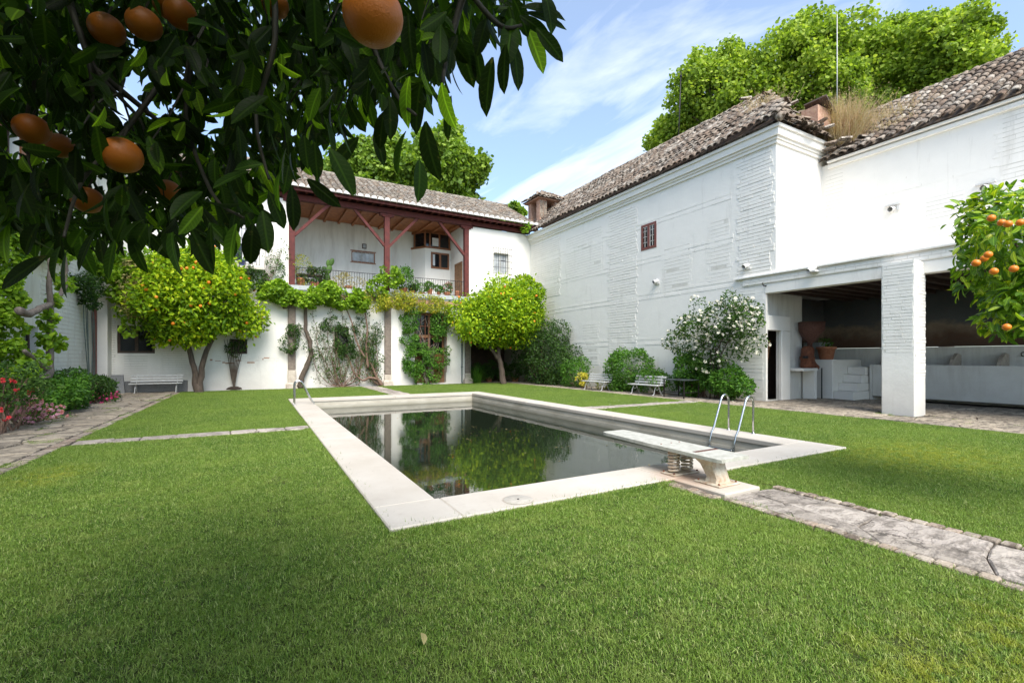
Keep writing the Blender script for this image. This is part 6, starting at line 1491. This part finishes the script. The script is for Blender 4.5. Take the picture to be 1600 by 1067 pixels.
# foreground tree, overhead and top left
ft = thing('orange_tree', (-1.7, .2, 0), 'dark foreground orange tree hanging over the top left of the view', 'orange tree', 'orange trees in the courtyard')
poly = [(-150,-160),(830,-160),(825,-40),(805,15),(785,30),(760,40),(730,60),(705,95),(680,125),(650,150),(615,145),(580,155),(550,180),(515,205),(480,235),(450,262),(425,290),(405,320),(385,345),(350,362),(300,372),(250,365),(200,365),(160,380),(120,388),(80,375),(40,355),(0,335),(-150,340)]
def inside(x, y, pg):
    c_ = False; n = len(pg)
    for i in range(n):
        x1, y1 = pg[i]; x2, y2 = pg[(i+1) % n]
        if (y1 > y) != (y2 > y) and x < (x2-x1)*(y-y1)/(y2-y1)+x1: c_ = not c_
    return c_
P = []; ORS = ((583, 25, 92), (190, 243, 56), (167, 47, 48), (225, 38, 48), (282, 22, 46), (50, 202, 46), (93, 228, 38), (137, 313, 42), (262, 10, 40), (262, 300, 38), (430, 8, 40))
holes_ = [(75, 20, 16, 14), (205, 150, 26, 30), (190, 180, 20, 26), (130, 95, 16, 12), (330, 200, 22, 18), (345, 130, 12, 12), (285, 108, 14, 10), (245, 190, 14, 12), (490, 40, 14, 18), (20, 225, 16, 26), (50, 255, 14, 12), (275, 170, 10, 22), (380, 270, 16, 14), (460, 210, 12, 10)]
while len(P) < 11000:
    u_, v_ = random.uniform(-150, 905), random.uniform(-160, 375)
    if not inside(u_, v_, poly): continue
    if any(((u_-a)/(r1*1.1))**2+((v_+18-c_)/(r2*1.2))**2 < 1 for a, c_, r1, r2 in holes_): continue
    z = random.uniform(.78, 1.1) if random.random() < .06 else random.uniform(1.05, 2.5)
    if any(abs(u_-a) < d_*.62 and -d_*1.35 < v_-c_ < d_*.5 and z < .078*FPX/d_ for a, c_, d_ in ORS): continue
    P.append(tuple(gZ(u_, v_, z)))
# hanging tip leaves that shape the outline
T = [(820,20,.8,1,-.15),(838,45,.78,.75,-.8),(790,70,.75,-.1,-1),(800,62,.8,.2,-1),(770,90,.7,-.25,-1),(745,75,.9,.1,-1),(665,190,.62,.05,-1),(690,130,.75,.1,-1),(705,150,.8,-.2,-1),(640,120,.8,-.3,-1),(608,150,.9,.1,-1),(635,205,.8,-.35,-1),(600,175,.95,-.25,-1),(560,215,.95,-.7,-.8),(545,255,1.0,.1,-1),(515,232,.75,.55,-1),(480,280,.85,.8,-.7),(440,265,.85,-.25,-1),(420,300,.85,.35,-1),(455,290,.9,.0,-1),(395,350,.8,-.15,-1),(385,335,.85,.4,-1),(410,330,.85,.25,-1),(370,350,.8,-.3,-1),(330,350,.8,-.1,-1),(300,360,.8,.35,-1),(270,355,.85,-.2,-1),(230,350,.85,-.5,-1),(205,365,.85,.2,-1),(180,375,.8,-.15,-1),(150,360,.8,-.4,-1),(125,370,.85,.1,-1),(95,385,.75,-.4,-.9),(105,390,.8,0,-1),(75,400,.75,-.8,-.6),(60,350,.8,-.7,-.7),(30,335,.8,-1,-.5),(15,340,.8,-.5,-1),(760,30,.85,-.2,-1),(720,60,.9,.2,-1),(850,-10,.8,.3,-.9),(655,250,.95,.1,-1),(585,205,1,.3,-1),(500,255,1,-.2,-1),(812,25,.82,1,-.75),(822,40,.85,.5,-1),(800,30,.8,-.1,-1),(815,12,.8,1,.05)]
PT = np.array([tuple(gZ(a, c_, z)) for a, c_, z, _, _ in T])
Rv, Uv, Fv = np.array([RX, RY, 0]), np.array([0, 0, 1.]), np.array([FX, FY, 0])
DT = np.array([Rv*a+Uv*(-abs(c_))+Fv*random.uniform(-.25, .25) for _, _, _, a, c_ in T]); NT = np.array([-Fv*random.uniform(.5, 1)+Uv*.3+Rv*random.uniform(-.7, .7) for _ in T])
P = np.array(P); n = len(P); D = rng.normal(size=(n, 3))*.45+np.array([0, 0, -.75]); Nr = rng.normal(size=(n, 3))*.8+np.array([0, 0, .3])-Fv*.4
S = .070*rng.uniform(.6, 1.2, n); ST = .074*rng.uniform(.85, 1.2, len(T))
# canopy above and behind the camera: keeps the near foliage and lawn in its shade
n2 = 17000; P2, u2 = crown_points(n2, (-1.3, -.4, 3.0), (2.6, 2.5, 1.2), 60, .30, .4)
z2 = P2[:, 0]*FX+P2[:, 1]*FY; x2 = P2[:, 0]*RX+P2[:, 1]*RY
u_im = 800+FPX*x2/np.maximum(z2, .01); v_im = HOR-FPX*(P2[:, 2]-EYE)/np.maximum(z2, .01)
mg = .15*FPX/np.maximum(z2, .05)
ok = (z2 < -.12) | ((z2 > .12) & ((v_im < -mg-30) | (u_im < -mg-30)))
ok &= P2[:, 2] > 2.0
P2 = P2[ok]; D2 = rng.normal(size=P2.shape)*.6+np.array([0, 0, -.3]); N2 = rng.normal(size=P2.shape)*.6+np.array([0, 0, .6]); S2_ = .105*rng.uniform(.7, 1.2, len(P2))
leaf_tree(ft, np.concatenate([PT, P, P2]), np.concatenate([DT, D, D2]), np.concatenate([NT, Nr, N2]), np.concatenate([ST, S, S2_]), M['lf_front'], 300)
for u_, v_, d_ in ORS:
    r = .037; z = 2*r*FPX/d_; orange_part(ft, gZ(u_, v_, z), r, .93)
b = MB()
lim = [Vector((-1.7, .2, -.1)), Vector((-1.65, .25, .9)), Vector((-1.5, .35, 1.9)), Vector((-1.1, .6, 2.6))]
b.tube(smooth_path(lim, 5), radii(.13, .06, 16), 10)
hub = Vector((-1.1, .6, 2.6)); hub2 = gZ(95, -60, 1.1)
b.tube(smooth_path([hub, Vector((-.8, .9, 2.7)), hub2], 4), radii(.05, .02, 9), 7)
for pts in ([(95,-60,1.1),(120,40,1.1),(150,110,1.1),(185,150,1.12),(220,190,1.15),(235,240,1.15)], [(110,10,1.1),(140,100,1.08),(145,160,1.1),(155,215,1.12)], [(-20,-80,1.2),(60,60,1.2),(40,200,1.2),(60,320,1.1)], [(250,-80,1.2),(300,60,1.2),(290,180,1.2),(330,300,1.0),(380,340,.85)],
            [(420,-100,1.0),(430,60,1.0),(400,180,1.0),(420,280,.9)], [(560,-100,.95),(580,60,.95),(620,150,.9),(650,180,.75)], [(700,-100,.9),(730,-20,.9),(780,40,.8),(815,40,.8)], [(730,-30,.9),(700,80,.9),(690,140,.8)], [(300,60,1.2),(200,200,1.1),(130,280,1.0),(100,370,.8)], [(150,110,1.1),(260,200,1.2),(330,260,1.2)]):
    W_ = smooth_path([gZ(*p) for p in pts], 4); b.tube(W_, radii(.008, .0025, len(W_)), 6)
b.build('trunk', M['dark_twig'], ft); b = MB()
for _ in range(90):
    i = rng.integers(len(P)); p = Vector(P[i]); q0 = p+Vector((random.gauss(0, .10), random.gauss(0, .10), random.uniform(.1, .35))); branch(b, q0, p, .004, .0018, 4, .1, 4)
for _ in range(20):
    i = rng.integers(len(P2)); branch(b, hub, Vector(P2[i]), .025, .006, 6, .1, 5)
b.build('twigs', M['dark_twig'], ft)['kind'] = 'stuff'
